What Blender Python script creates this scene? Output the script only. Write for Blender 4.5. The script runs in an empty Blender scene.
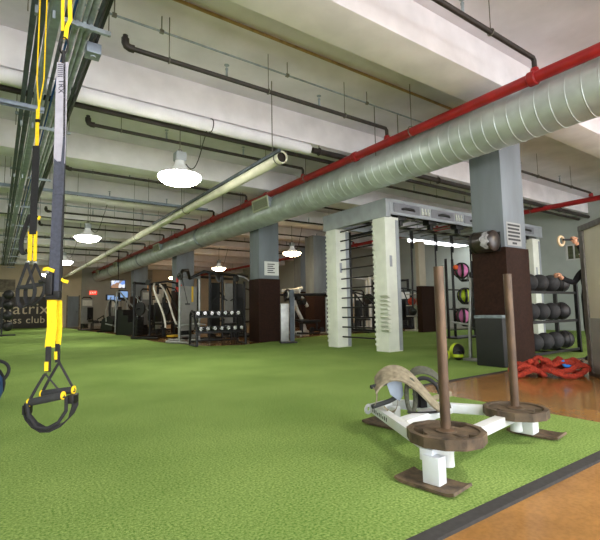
import bpy, bmesh, math, random
from mathutils import Vector, Matrix, noise
random.seed(7)
C = bpy.context.scene.collection
PI = math.pi
R = math.radians

# ------------------------------------------------------------------ materials
def lin(c):
    return tuple((v/255/12.92 if v/255 <= .04045 else ((v/255+.055)/1.055)**2.4) for v in c) + (1,)

def mat(name, rgb, rough=.6, metal=0., var=0., scale=6., rgb2=None, bump=0., bscale=60., detail=4., stretch=None, emit=None, estr=0., coat=0., spec=.5):
    m = bpy.data.materials.new(name); m.use_nodes = True
    nt = m.node_tree; b = nt.nodes['Principled BSDF']
    b.inputs['Base Color'].default_value = lin(rgb)
    b.inputs['Roughness'].default_value = rough
    b.inputs['Metallic'].default_value = metal
    b.inputs['Coat Weight'].default_value = coat
    b.inputs['Specular IOR Level'].default_value = spec
    if emit:
        b.inputs['Emission Color'].default_value = lin(emit); b.inputs['Emission Strength'].default_value = estr
    tc = nt.nodes.new('ShaderNodeTexCoord'); mp = nt.nodes.new('ShaderNodeMapping')
    nt.links.new(tc.outputs['Object'], mp.inputs['Vector'])
    if stretch: mp.inputs['Scale'].default_value = stretch
    n = nt.nodes.new('ShaderNodeTexNoise'); n.inputs['Scale'].default_value = scale; n.inputs['Detail'].default_value = detail
    nt.links.new(mp.outputs['Vector'], n.inputs['Vector'])
    if rgb2 or var:
        a = lin(rgb)
        if rgb2 is None:
            rgb2 = tuple(max(0, v*(1-var)) for v in rgb); rgb1 = tuple(min(255, v*(1+var)) for v in rgb)
        else: rgb1 = rgb
        cr = nt.nodes.new('ShaderNodeValToRGB')
        cr.color_ramp.elements[0].position = .32; cr.color_ramp.elements[1].position = .68
        cr.color_ramp.elements[0].color = lin(rgb2); cr.color_ramp.elements[1].color = lin(rgb1)
        nt.links.new(n.outputs['Fac'], cr.inputs['Fac']); nt.links.new(cr.outputs['Color'], b.inputs['Base Color'])
    if bump:
        n2 = nt.nodes.new('ShaderNodeTexNoise'); n2.inputs['Scale'].default_value = bscale; n2.inputs['Detail'].default_value = 3
        nt.links.new(tc.outputs['Object'], n2.inputs['Vector'])
        bp = nt.nodes.new('ShaderNodeBump'); bp.inputs['Strength'].default_value = bump; bp.inputs['Distance'].default_value = .01
        nt.links.new(n2.outputs['Fac'], bp.inputs['Height']); nt.links.new(bp.outputs['Normal'], b.inputs['Normal'])
    return m

M = {}
def dm(k, *a, **kw): M[k] = mat(k, *a, **kw)
dm('ceiling_paint', (214, 211, 218), .8, var=.05, scale=1.6, bump=.15, bscale=14)
dm('beam_paint', (228, 225, 228), .75, var=.04, scale=2.2, bump=.12, bscale=18)
dm('wall_pale', (164, 172, 166), .85, var=.04, scale=1.2)
dm('wall_tan', (196, 180, 152), .85, var=.05, scale=.8)
dm('wall_grey', (150, 148, 138), .85, var=.05, scale=1)
dm('sign_dark', (48, 42, 36), .6, var=.1, scale=3)
dm('letter_cream', (205, 190, 160), .6)
dm('block_grey', (120, 112, 98), .9, var=.15, scale=8)
dm('column_grey', (112, 120, 126), .62, var=.08, scale=3, stretch=(1, 1, .25), bump=.08, bscale=30)
dm('clad_brown', (44, 27, 20), .7, spec=.15, var=.16, scale=26, bump=.15, bscale=120)
dm('duct_metal', (186, 195, 194), .46, .5, var=.08, scale=3)
dm('grille_frame', (196, 200, 180), .5)
dm('grille_mesh', (150, 152, 138), .6, var=.2, scale=120)
dm('red_pipe', (150, 26, 30), .4, var=.1, scale=5)
dm('black_pipe', (46, 40, 36), .55, .2, var=.15, scale=12)
dm('insulation', (232, 230, 234), .7, var=.04, scale=3, bump=.1, bscale=20)
dm('white_duct', (206, 205, 184), .5, var=.06, scale=4)
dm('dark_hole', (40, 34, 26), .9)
dm('galv', (140, 150, 156), .5, .35, var=.12, scale=8)
dm('galv_dark', (72, 80, 88), .55, .3, var=.16, scale=6)
dm('strut_blue', (140, 150, 164), .45, .5, var=.08, scale=9)
dm('blue_cable', (30, 90, 190), .5)
dm('tan_shadow_line', (150, 126, 80), .6, var=.1, scale=9)  # tone of a shadow line on the slab, put into colour
dm('rod', (110, 108, 98), .5, .5)
dm('lamp_lens', (255, 250, 240), .4, emit=(255, 250, 240), estr=72)
dm('lamp_lens_warm', (255, 236, 200), .4, emit=(255, 226, 178), estr=55)
dm('lamp_dome', (170, 176, 174), .35, emit=(255, 250, 240), estr=.28)
dm('lamp_box', (150, 156, 156), .5)
dm('tube_glow', (255, 255, 250), .4, emit=(250, 252, 255), estr=9)
dm('exit_red', (235, 60, 40), .5, emit=(255, 70, 45), estr=1.2)
dm('exit_white', (250, 240, 230), .5, emit=(255, 225, 210), estr=1.0)
dm('black_metal', (20, 20, 21), .45, .3, var=.2, scale=20)
dm('black_rubber', (20, 20, 21), .75, var=.15, scale=24, bump=.1, bscale=90)
dm('black_vinyl', (17, 17, 19), .42, var=.15, scale=10)
dm('foam_grip', (40, 42, 42), .9, var=.12, scale=60, bump=.2, bscale=240)
dm('webbing_black', (27, 27, 29), .85, var=.18, scale=90)
dm('webbing_grey', (62, 66, 78), .85, var=.1, scale=90)
dm('webbing_white', (160, 160, 170), .8, var=.04, scale=40)
dm('webbing_yellow', (238, 200, 20), .75, var=.06, scale=70)
dm('webbing_beige', (122, 114, 94), .9, var=.16, scale=26, bump=.25, bscale=160)
dm('webbing_olive', (70, 72, 60), .85, var=.15, scale=60)
dm('print_dark', (70, 70, 80), .8)
dm('sled_white', (206, 212, 218), .45, scale=9, rgb2=(198, 200, 196))
dm('rust_steel', (100, 80, 60), .5, .4, rgb2=(66, 52, 40), scale=16, stretch=(1, 1, .35), bump=.12, bscale=60)
dm('plate_iron', (100, 84, 64), .7, .2, rgb2=(62, 52, 40), scale=14, bump=.3, bscale=70)
dm('skid_steel', (112, 94, 72), .65, .3, rgb2=(58, 48, 38), scale=18, bump=.15)
dm('gantry_white', (220, 224, 212), .5, var=.03, scale=4)
dm('gantry_grey', (150, 156, 160), .5, .2, var=.05, scale=4)
dm('gantry_panel', (116, 118, 124), .55, var=.06, scale=8)
dm('steel_grey', (150, 152, 150), .4, .5, var=.08, scale=8)
dm('steel_white', (208, 206, 198), .45, var=.04, scale=8)
dm('chrome', (210, 210, 208), .22, .95)
dm('shroud', (138, 137, 132), .4, var=.05, scale=5)
dm('shroud_tan', (196, 172, 136), .45, var=.05, scale=6)
dm('board_face', (206, 200, 184), .35, rgb2=(188, 180, 164), scale=2)
dm('board_frame', (104, 100, 94), .42, .5, var=.12, scale=14)
dm('rope_red', (190, 62, 38), .9, rgb2=(116, 30, 20), scale=60, bump=.6, bscale=110)
dm('rope_blue', (40, 130, 220), .6)
dm('ball_grey', (32, 33, 35), .75, var=.18, scale=30, bump=.35, bscale=110)
dm('ball_black', (24, 24, 25), .55, var=.15, scale=30, bump=.15, bscale=90)
dm('ball_pink', (196, 110, 160), .55, var=.1, scale=8)
dm('ball_green', (176, 200, 40), .55, var=.08, scale=8)
dm('ball_orange', (220, 92, 36), .5)
dm('ball_red', (196, 60, 36), .5, var=.1, scale=8)
dm('box_black', (18, 20, 19), .6, var=.2, scale=6, bump=.06, bscale=40)
dm('tape_greyblue', (110, 122, 126), .6, var=.2, scale=12)
dm('pad_brown', (44, 36, 32), .32, var=.2, scale=10)
dm('pad_patch', (190, 190, 196), .6, rgb2=(120, 120, 124), scale=22)
dm('paper', (212, 214, 210), .8)
dm('poster', (150, 152, 150), .8)
dm('ink', (50, 52, 54), .8)
dm('screen', (40, 44, 50), .3, emit=(120, 150, 190), estr=1.3)
dm('screen_warm', (60, 40, 20), .3, emit=(220, 150, 60), estr=.9)
dm('skin', (196, 144, 112), .55, var=.04, scale=20)
dm('hair', (36, 26, 20), .7)
dm('cloth_black', (22, 22, 25), .9, var=.15, scale=30)
dm('lips', (160, 96, 84), .5)
dm('blue_bag', (26, 66, 112), .6, var=.15, scale=12)
dm('window_glass', (190, 205, 215), .15, emit=(205, 222, 238), estr=1.0)
dm('window_dark', (74, 80, 52), .3, var=.25, scale=9)
dm('window_frame', (190, 192, 188), .5)
dm('tan_paint', (186, 176, 158), .7, var=.05, scale=2)
dm('warning_red', (205, 44, 38), .5)
dm('yellow_paint', (216, 178, 50), .5)
dm('edge_strip', (44, 43, 42), .85, var=.12, scale=40)

def tv_material():
    m = mat('screen_tv', (20, 20, 24), .3)
    nt = m.node_tree; b = nt.nodes['Principled BSDF']
    v = nt.nodes.new('ShaderNodeTexVoronoi'); v.inputs['Scale'].default_value = 5
    tc = [n for n in nt.nodes if n.type == 'TEX_COORD'][0]; nt.links.new(tc.outputs['Object'], v.inputs['Vector'])
    cr = nt.nodes.new('ShaderNodeValToRGB'); e = cr.color_ramp.elements
    e[0].color = lin((60, 130, 230)); e[1].color = lin((240, 160, 60)); n_ = e.new(.45); n_.color = lin((240, 245, 250)); n_ = e.new(.65); n_.color = lin((90, 60, 50))
    sx_ = nt.nodes.new('ShaderNodeSeparateColor'); nt.links.new(v.outputs['Color'], sx_.inputs[0])
    nt.links.new(sx_.outputs[0], cr.inputs['Fac']); nt.links.new(cr.outputs['Color'], b.inputs['Emission Color']); b.inputs['Emission Strength'].default_value = 1.0
    return m
M['screen_tv'] = tv_material()
def turf_material():
    m = mat('turf', (160, 184, 106), .95, rgb2=(92, 128, 52), scale=85, detail=5, spec=.1)
    nt = m.node_tree; b = nt.nodes['Principled BSDF']
    tc = [n for n in nt.nodes if n.type == 'TEX_COORD'][0]
    cr = [n for n in nt.nodes if n.type == 'VALTORGB'][0]
    big = nt.nodes.new('ShaderNodeTexNoise'); big.inputs['Scale'].default_value = 1.1; big.inputs['Detail'].default_value = 6
    nt.links.new(tc.outputs['Object'], big.inputs['Vector'])
    r2 = nt.nodes.new('ShaderNodeValToRGB')
    r2.color_ramp.elements[0].position = .3; r2.color_ramp.elements[1].position = .7
    r2.color_ramp.elements[0].color = (.82, .86, .78, 1); r2.color_ramp.elements[1].color = (1.12, 1.08, 1.1, 1)
    nt.links.new(big.outputs['Fac'], r2.inputs['Fac'])
    mx = nt.nodes.new('ShaderNodeMix'); mx.data_type = 'RGBA'; mx.blend_type = 'MULTIPLY'; mx.inputs[0].default_value = 1
    nt.links.new(cr.outputs['Color'], mx.inputs[6]); nt.links.new(r2.outputs['Color'], mx.inputs[7])
    nt.links.new(mx.outputs[2], b.inputs['Base Color'])
    n2 = nt.nodes.new('ShaderNodeTexNoise'); n2.inputs['Scale'].default_value = 260; n2.inputs['Detail'].default_value = 3
    nt.links.new(tc.outputs['Object'], n2.inputs['Vector'])
    bp = nt.nodes.new('ShaderNodeBump'); bp.inputs['Strength'].default_value = .9; bp.inputs['Distance'].default_value = .012
    nt.links.new(n2.outputs['Fac'], bp.inputs['Height']); nt.links.new(bp.outputs['Normal'], b.inputs['Normal'])
    return m
M['turf'] = turf_material()
def floor_material():
    m = mat('stained_concrete', (160, 118, 66), .2, rgb2=(136, 98, 54), scale=2.4, detail=9, bump=.05, bscale=8)
    nt = m.node_tree; b = nt.nodes['Principled BSDF']
    tc = [n for n in nt.nodes if n.type == 'TEX_COORD'][0]
    cr = [n for n in nt.nodes if n.type == 'VALTORGB'][0]
    sp = nt.nodes.new('ShaderNodeTexNoise'); sp.inputs['Scale'].default_value = 55; sp.inputs['Detail'].default_value = 4
    nt.links.new(tc.outputs['Object'], sp.inputs['Vector'])
    r2 = nt.nodes.new('ShaderNodeValToRGB')
    r2.color_ramp.elements[0].position = .35; r2.color_ramp.elements[1].position = .6
    r2.color_ramp.elements[0].color = (.84, .83, .8, 1); r2.color_ramp.elements[1].color = (1.05, 1.05, 1.05, 1)
    nt.links.new(sp.outputs['Fac'], r2.inputs['Fac'])
    mx = nt.nodes.new('ShaderNodeMix'); mx.data_type = 'RGBA'; mx.blend_type = 'MULTIPLY'; mx.inputs[0].default_value = .8
    nt.links.new(cr.outputs['Color'], mx.inputs[6]); nt.links.new(r2.outputs['Color'], mx.inputs[7])
    nt.links.new(mx.outputs[2], b.inputs['Base Color'])
    mr = nt.nodes.new('ShaderNodeMapRange'); mr.inputs[3].default_value = .08; mr.inputs[4].default_value = .2
    nt.links.new(sp.outputs['Fac'], mr.inputs[0]); nt.links.new(mr.outputs[0], b.inputs['Roughness'])
    return m
M['floor'] = floor_material()

# ------------------------------------------------------------------ mesh helper
class MB:
    def __init__(s): s.bm = bmesh.new()
    def _add(s, verts, faces):
        vs = [s.bm.verts.new(v) for v in verts]
        for f in faces:
            try: s.bm.faces.new([vs[i] for i in f])
            except ValueError: pass
        return vs
    def box(s, x0, x1, y0, y1, z0, z1, bev=0, rot=None, piv=None):
        vs = s._add([(x0,y0,z0),(x1,y0,z0),(x1,y1,z0),(x0,y1,z0),(x0,y0,z1),(x1,y0,z1),(x1,y1,z1),(x0,y1,z1)],
                    [(3,2,1,0),(4,5,6,7),(0,1,5,4),(1,2,6,5),(2,3,7,6),(3,0,4,7)])
        if bev:
            es = list({e for v in vs for e in v.link_edges})
            r = bmesh.ops.bevel(s.bm, geom=es, offset=bev, segments=2, affect='EDGES', profile=.6)
            vs = list({v for f in r['faces'] for v in f.verts} | {v for v in vs if v.is_valid})
        if rot is not None:
            p = Vector(piv) if piv else Vector(((x0+x1)/2, (y0+y1)/2, (z0+z1)/2))
            for v in vs: v.co = p + rot @ (v.co - p)
        return s
    def beam(s, a, b, w, h, up=(0,0,1), bev=0):
        a, b = Vector(a), Vector(b); d = (b-a); L = d.length; d.normalize()
        u = Vector(up)
        if abs(u.dot(d)) > .98: u = Vector((0,1,0))
        x = d.cross(u).normalized(); z = x.cross(d).normalized()
        mtx = Matrix((x, d, z)).transposed()
        n0 = set(s.bm.verts)
        s.box(-w/2, w/2, 0, L, -h/2, h/2, bev)
        for v in s.bm.verts:
            if v not in n0: v.co = a + mtx @ v.co
        return s
    def tube(s, pts, r, seg=10, cap=True, closed=False):
        pts = [Vector(p) for p in pts]; n = len(pts)
        rs = r if isinstance(r, (list, tuple)) else [r]*n
        rings = []; up = None
        for i, p in enumerate(pts):
            if closed: d = (pts[(i+1) % n] - pts[i-1])
            else: d = pts[min(i+1, n-1)] - pts[max(i-1, 0)]
            d.normalize()
            if up is None:
                up = Vector((0,0,1)) if abs(d.z) < .9 else Vector((1,0,0))
            x = d.cross(up).normalized(); up = x.cross(d).normalized()
            rings.append([s.bm.verts.new(p + rs[i]*(x*math.cos(2*PI*k/seg) + up*math.sin(2*PI*k/seg))) for k in range(seg)])
        for i in range(n if closed else n-1):
            A, B = rings[i], rings[(i+1) % n]
            for k in range(seg): s.bm.faces.new((A[k], A[(k+1) % seg], B[(k+1) % seg], B[k]))
        if cap and not closed:
            s.bm.faces.new(rings[0][::-1]); s.bm.faces.new(rings[-1])
        return s
    def cyl(s, a, b, r, seg=20, r2=None): return s.tube([a, b], [r, r if r2 is None else r2], seg)
    def lathe(s, prof, seg=32, o=(0,0,0), ax='z', cap=True):
        # prof: (radius, height) list
        o = Vector(o); rings = []
        for (r, h) in prof:
            ring = []
            for k in range(seg):
                a = 2*PI*k/seg; c, sn = r*math.cos(a), r*math.sin(a)
                v = {'z': (c, sn, h), 'y': (c, h, sn), 'x': (h, c, sn)}[ax]
                ring.append(s.bm.verts.new(o + Vector(v)))
            rings.append(ring)
        for A, B in zip(rings, rings[1:]):
            for k in range(seg): s.bm.faces.new((A[k], A[(k+1) % seg], B[(k+1) % seg], B[k]))
        if cap:
            s.bm.faces.new(rings[0][::-1]); s.bm.faces.new(rings[-1])
        return s
    def sphere(s, c, r, seg=20, sc=(1,1,1)):
        g = bmesh.ops.create_uvsphere(s.bm, u_segments=seg, v_segments=max(6, seg*2//3), radius=r)
        for v in g['verts']: v.co = Vector(c) + Vector((v.co.x*sc[0], v.co.y*sc[1], v.co.z*sc[2]))
        return s
    def ribbon(s, pts, wv, t=.004):
        pts = [Vector(p) for p in pts]; n = len(pts); rings = []
        wl = wv if isinstance(wv, list) else [wv]*n
        for i, p in enumerate(pts):
            d = (pts[min(i+1, n-1)] - pts[max(i-1, 0)]).normalized()
            w = Vector(wl[i]); nn = d.cross(w).normalized()*t/2
            rings.append([s.bm.verts.new(q) for q in (p-w/2-nn, p+w/2-nn, p+w/2+nn, p-w/2+nn)])
        for A, B in zip(rings, rings[1:]):
            for k in range(4): s.bm.faces.new((A[k], A[(k+1) % 4], B[(k+1) % 4], B[k]))
        s.bm.faces.new(rings[0][::-1]); s.bm.faces.new(rings[-1])
        return s
    def prism(s, poly, z0, z1, ax='z'):
        n = len(poly)
        f = {'z': lambda a, b, c: (a, b, c), 'y': lambda a, b, c: (a, c, b), 'x': lambda a, b, c: (c, a, b)}[ax]
        s._add([f(a, b, z0) for a, b in poly] + [f(a, b, z1) for a, b in poly],
               [tuple(range(n))[::-1], tuple(range(n, 2*n))] + [(i, (i+1) % n, n+(i+1) % n, n+i) for i in range(n)])
        return s
    def build(s, name, m, parent=None, loc=(0,0,0), rz=0, smooth=True):
        bmesh.ops.recalc_face_normals(s.bm, faces=s.bm.faces)
        me = bpy.data.meshes.new(name); s.bm.to_mesh(me); s.bm.free()
        if smooth:
            for p in me.polygons: p.use_smooth = True
            me.set_sharp_from_angle(angle=R(38))
        me.materials.append(M[m] if isinstance(m, str) else m)
        o = bpy.data.objects.new(name, me); C.objects.link(o)
        if parent: o.parent = parent
        o.location = loc; o.rotation_euler = (0, 0, rz)
        return o

def arc(c, r, a0, a1, n, plane='xz', ry=None):
    out = []
    for i in range(n+1):
        a = a0 + (a1-a0)*i/n; p = r*math.cos(a); q = (ry or r)*math.sin(a)
        out.append({'xz': (c[0]+p, c[1], c[2]+q), 'xy': (c[0]+p, c[1]+q, c[2]), 'yz': (c[0], c[1]+p, c[2]+q)}[plane])
    return out
def tag(o, label, cat, group=None, kind=None):
    if label: o['label'] = label
    if cat: o['category'] = cat
    if group: o['group'] = group
    if kind: o['kind'] = kind
    return o
def thing(name, label, cat, loc=(0,0,0), rz=0, group=None):
    o = bpy.data.objects.new(name, None); C.objects.link(o); o.empty_display_size = .2
    o.location = loc; o.rotation_euler = (0, 0, rz)
    return tag(o, label, cat, group)
def struct(o): o['kind'] = 'structure'; return o
def dup(o, loc, rz=None, label=None, parent=None):
    c = o.copy(); C.objects.link(c)
    if parent: c.parent = parent
    else:
        c.location = loc
        if rz is not None: c.rotation_euler = (0, 0, rz)
    if label: c['label'] = label
    for ch in list(o.children): dup(ch, None, None, None, c)
    return c
def text_mesh(name, body, size, m, parent=None, depth=.004, spacing=1.):
    cu = bpy.data.curves.new(name, 'FONT'); cu.body = body; cu.size = size; cu.extrude = depth; cu.align_x = 'CENTER'; cu.space_character = spacing
    t = bpy.data.objects.new('t', cu); C.objects.link(t)
    dg = bpy.context.evaluated_depsgraph_get()
    me = bpy.data.meshes.new_from_object(t.evaluated_get(dg)); me.name = name
    bpy.data.objects.remove(t); me.materials.clear(); me.materials.append(M[m])
    o = bpy.data.objects.new(name, me); C.objects.link(o)
    if parent: o.parent = parent
    return o

# ------------------------------------------------------------------ camera
H = .87
yaw, pit, rol = R(34.87), R(5.24), R(-.98)
F_ = Vector((math.sin(yaw)*math.cos(pit), math.cos(yaw)*math.cos(pit), math.sin(pit)))
R_ = Vector((math.cos(yaw), -math.sin(yaw), 0)); U_ = R_.cross(F_)
R2 = R_*math.cos(rol) + U_*math.sin(rol); U2 = -R_*math.sin(rol) + U_*math.cos(rol)
cam = bpy.data.cameras.new('camera'); co = bpy.data.objects.new('camera', cam); C.objects.link(co)
cam.sensor_fit = 'HORIZONTAL'; cam.sensor_width = 36; cam.lens = 36*436/600; cam.clip_start = .05; cam.clip_end = 200
mw = Matrix((R2, U2, -F_)).transposed().to_4x4(); mw.translation = (0, 0, H); co.matrix_world = mw
bpy.context.scene.camera = co
CR = Vector((R_.x, R_.y, 0))           # horizontal right-hand direction in the room, used to turn things to face the entrance
FACE = -yaw                            # rotation that turns local x along CR

# ------------------------------------------------------------------ setting
XL, XR, YB, YF = -7., 16.5, -5.5, 33.
ZB, ZS = 3.99, 4.52
struct(MB().box(XL-.2, XR+.2, YB, YF+.2, -.3, -.012).build('floor', 'floor'))
# turf: main strip, plus the wing that runs right behind the brown floor
tb = MB().prism([(XL, 1.2), (3.72, 1.2), (3.72, 3.37), (XR, 3.37), (XR, 10.9), (9.4, 11.9), (7.3, 11.1), (5.3, 10.15), (4.45, 10.5), (4.1, 12.), (3.95, 13.4), (4.15, 18), (3.9, 23), (3.6, YF), (XL, YF)], -.012, 0)
struct(tb.build('turf', 'turf', smooth=False))
struct(MB().box(XL, 3.72, 1.135, 1.2, -.012, .003).build('trim_1', 'edge_strip', smooth=False))
struct(MB().box(3.72, XR, 3.345, 3.37, -.012, .003).build('trim_2', 'edge_strip', smooth=False))
struct(MB().box(XL-.2, XR+.2, YB, YF+.2, ZS, ZS+.2).build('ceiling', 'ceiling_paint', smooth=False))
k = 0
for i in range(-2, 10):
    y = 3.20 + 3.18*i
    struct(MB().box(XL, XR, y, y+.575, ZB, ZS, .015).build('trim_%d' % (3+k), 'beam_paint')); k += 1
struct(MB().box(XL-.2, XL, YB, YF, 0, ZS).build('wall_left', 'wall_pale'))
struct(MB().box(XL, XR, YF, YF+.2, -.012, ZS).build('wall_far', 'wall_tan'))
# right wall with a window opening row
wr = MB()
for (y0, y1, z0, z1) in ((YB, 6.7, -.012, ZS), (7.2, 20.2, -.012, ZS), (22.2, YF, -.012, ZS), (6.7, 7.2, -.012, 2.45), (6.7, 7.2, 3.0, ZS), (20.2, 22.2, -.012, 1.0), (20.2, 22.2, 2.3, ZS)):
    wr.box(XR, XR+.2, y0, y1, z0, z1)
struct(wr.build('wall_right', 'wall_pale'))
for n, (y0, y1, z0, z1) in enumerate(((6.7, 7.2, 2.45, 3.0), (20.2, 22.2, 1.0, 2.3))):
    w = struct(MB().box(XR+.08, XR+.1, y0, y1, z0, z1).build('window_%d' % (n+1), 'window_dark' if n == 0 else 'window_glass'))
    fr = MB(); t = .04
    fr.box(XR-.01, XR+.12, y0, y0+t, z0, z1).box(XR-.01, XR+.12, y1-t, y1, z0, z1).box(XR-.01, XR+.12, y0, y1, z0, z0+t).box(XR-.01, XR+.12, y0, y1, z1-t, z1)
    fr.box(XR+.02, XR+.09, (y0+y1)/2-.015, (y0+y1)/2+.015, z0, z1)
    fr.build('window_frame', 'window_frame', w)

# far wall: sign band with lettering, door, grey block patch, exit sign
fy = YF
sg = thing('wall_sign', 'dark brown sign panel with cream gym lettering along far wall', 'sign', (0, fy, 0))
MB().box(-6.0, 3.05, -.04, 0, 0, 2.02, .01).build('sign_panel', 'sign_dark', sg)
t1 = text_mesh('lettering', 'matrix', 1.0, 'letter_cream', sg, .01, 1.05); t1.location = (1.45, -.052, .92); t1.rotation_euler = (PI/2, 0, 0)
t1.scale = (1.0, 1, 1)
t2 = text_mesh('lettering', 'fitness club', .62, 'letter_cream', sg, .01, 1.05); t2.location = (1.18, -.052, .33); t2.rotation_euler = (PI/2, 0, 0)
tag(MB().box(-1.6, .95, fy-.06, fy, 2.3, 3.1, .01).build('wall_panel', 'block_grey'), 'grey block patch on tan wall above left end of dark sign', 'wall panel')
dr = struct(MB().box(3.95, 4.6, fy-.05, fy, 0, 2.05, .01).build('door_1', 'column_grey'))
MB().box(3.87, 3.95, fy-.08, fy, 0, 2.12, .005).build('door_frame', 'block_grey', dr)
MB().box(4.6, 4.68, fy-.08, fy, 0, 2.12, .005).build('door_frame', 'block_grey', dr)
MB().cyl((4.5, fy-.1, 1.0), (4.5, fy-.05, 1.0), .03, 10).build('door_handle', 'chrome', dr)
tag(MB().box(4.75, 9.5, fy-.08, fy, 0, ZS).build('wall_facing', 'wall_grey'), 'pale grey facing on far wall behind the exercise machines', 'wall panel')
ex = thing('exit_sign', 'red lit exit sign on pale grey facing of far wall', 'sign', (5.47, fy-.08, 2.3))
MB().box(-.24, .24, -.06, 0, -.13, .13, .01).build('sign_box', 'exit_red', ex)
t3 = text_mesh('lettering', 'EXIT', .2, 'exit_white', ex, .003); t3.location = (0, -.064, -.07); t3.rotation_euler = (PI/2, 0, 0)

# ------------------------------------------------------------------ columns
def column(x, y, w, d, label, zc=1.77):
    t = thing('column', label, 'column', (x+w/2, y+d/2, 0))
    MB().box(-w/2, w/2, -d/2, d/2, zc, ZB, .012).build('shaft', 'column_grey', t)
    e = .022
    MB().box(-w/2-e, w/2+e, -d/2-e, d/2+e, 0, zc, .012).build('cladding', 'clad_brown', t)
    return t
column(6.27, 3.58, .62, .53, 'nearest column, grey above brown cladding, beside the medicine ball rack')
column(6.05, 10.7, .66, .55, 'column with a white notice, right of the two tier dumbbell rack')
column(6.1, 17.7, .75, .6, 'column with a red triangle sign standing among the exercise machines')
column(6.1, 24.6, .75, .6, 'farthest grey column of the row under the spiral duct')
column(10.8, 14.5, .72, .6, 'column between the barbell and the left gantry post', 1.55)
column(12.3, 17.6, .85, .6, 'distant column seen between the left gantry posts')
t = thing('poster', 'grey poster of dark text lines on the nearest column', 'poster', (6.535, 3.58, 1.97))
MB().box(-.2, .2, -.008, 0, -.17, .19).build('sheet', 'poster', t)
for i in range(6):
    MB().box(-.17 if i < 5 else -.06, .17-.02*(i % 2) if i < 5 else .06, -.012, -.008, .132-.056*i, .162-.056*i).build('text_line', 'ink', t)
t = thing('notice', 'white notice with dark print on the column beside dumbbells', 'notice', (6.46, 10.7, 2.07))
MB().box(-.24, .24, -.008, 0, -.2, .2).build('sheet', 'paper', t)
for i in range(5): MB().box(-.14, .1 - .05*(i % 2), -.012, -.008, .11-.06*i, .135-.06*i).build('text_line', 'ink', t)
t = thing('warning_sign', 'small red triangular sign on a machine zone column', 'sign', (6.22, 17.62, 2.0))
MB().prism([(-.2, -.3), (.25, -.3), (-.15, .3)], -.02, .02, 'y').build('sheet', 'warning_red', t)
MB().prism([(-.08, -.2), (.1, -.2), (-.06, .06)], -.026, -.02, 'y').build('symbol', 'paper', t)

# ------------------------------------------------------------------ ceiling services
def hanger(t, x, y, z, top=ZS, m='rod'):
    b = MB().cyl((x, y, z), (x, y, top), .008, 6); b.lathe([(.02, top-.03), (.02, top)], 8, (x, y, 0))
    return b.build('hanger_rod', m, t)
# big spiral duct
t = thing('spiral_duct', 'large silver spiral duct running the length of the gym', 'duct', (5.75, 0, 3.43))
pr = []; y = YB+.2; r = .33; n = 0
while y < YF-.1:
    pr += [(r, y), (r, y+.165), (r+.0046, y+.169), (r+.0046, y+.175), (r, y+.179)]; y += .18
MB().lathe(pr, 56, ax='y').build('tube', 'duct_metal', t)
for y in (1.2, 14.0, 21.5, 28):
    MB().lathe([(.335, y-.09), (.355, y-.08), (.355, y+.08), (.335, y+.09)], 56, ax='y', cap=False).build('collar', 'galv', t)
for y in (9.35, 18.0, 25.6, 30.8):
    g = MB().box(-.41, -.2, y-.37, y+.37, -.02, .24, .01, rot=Matrix.Rotation(R(-8), 3, 'Y')).build('grille_box', 'galv', t)
    f = MB(); rt = Matrix.Rotation(R(-8), 3, 'Y'); pv = (-.305, y, .11)
    for a in ((-.43, -.405, y-.39, y-.35, -.04, .26), (-.43, -.405, y+.35, y+.39, -.04, .26), (-.43, -.405, y-.35, y+.35, .22, .26), (-.43, -.405, y-.35, y+.35, -.04, 0)):
        f.box(*a, rot=rt, piv=pv)
    f.build('grille_frame', 'grille_frame', g)
    f = MB(); f.box(-.415, -.41, y-.35, y+.35, 0, .22, rot=rt, piv=pv)
    for i in range(9): f.box(-.424, -.414, y-.35, y+.35, .012+i*.024, .02+i*.024, rot=rt, piv=pv)
    f.build('grille', 'grille_mesh', g)
for y in (-2, 5.4, 11.8, 17.9, 23.5, 29):
    for q in (-.3, .3): MB().cyl((q, y, .15), (q, y, ZS-3.43), .008, 6).build('hanger_rod', 'rod', t)
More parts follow.
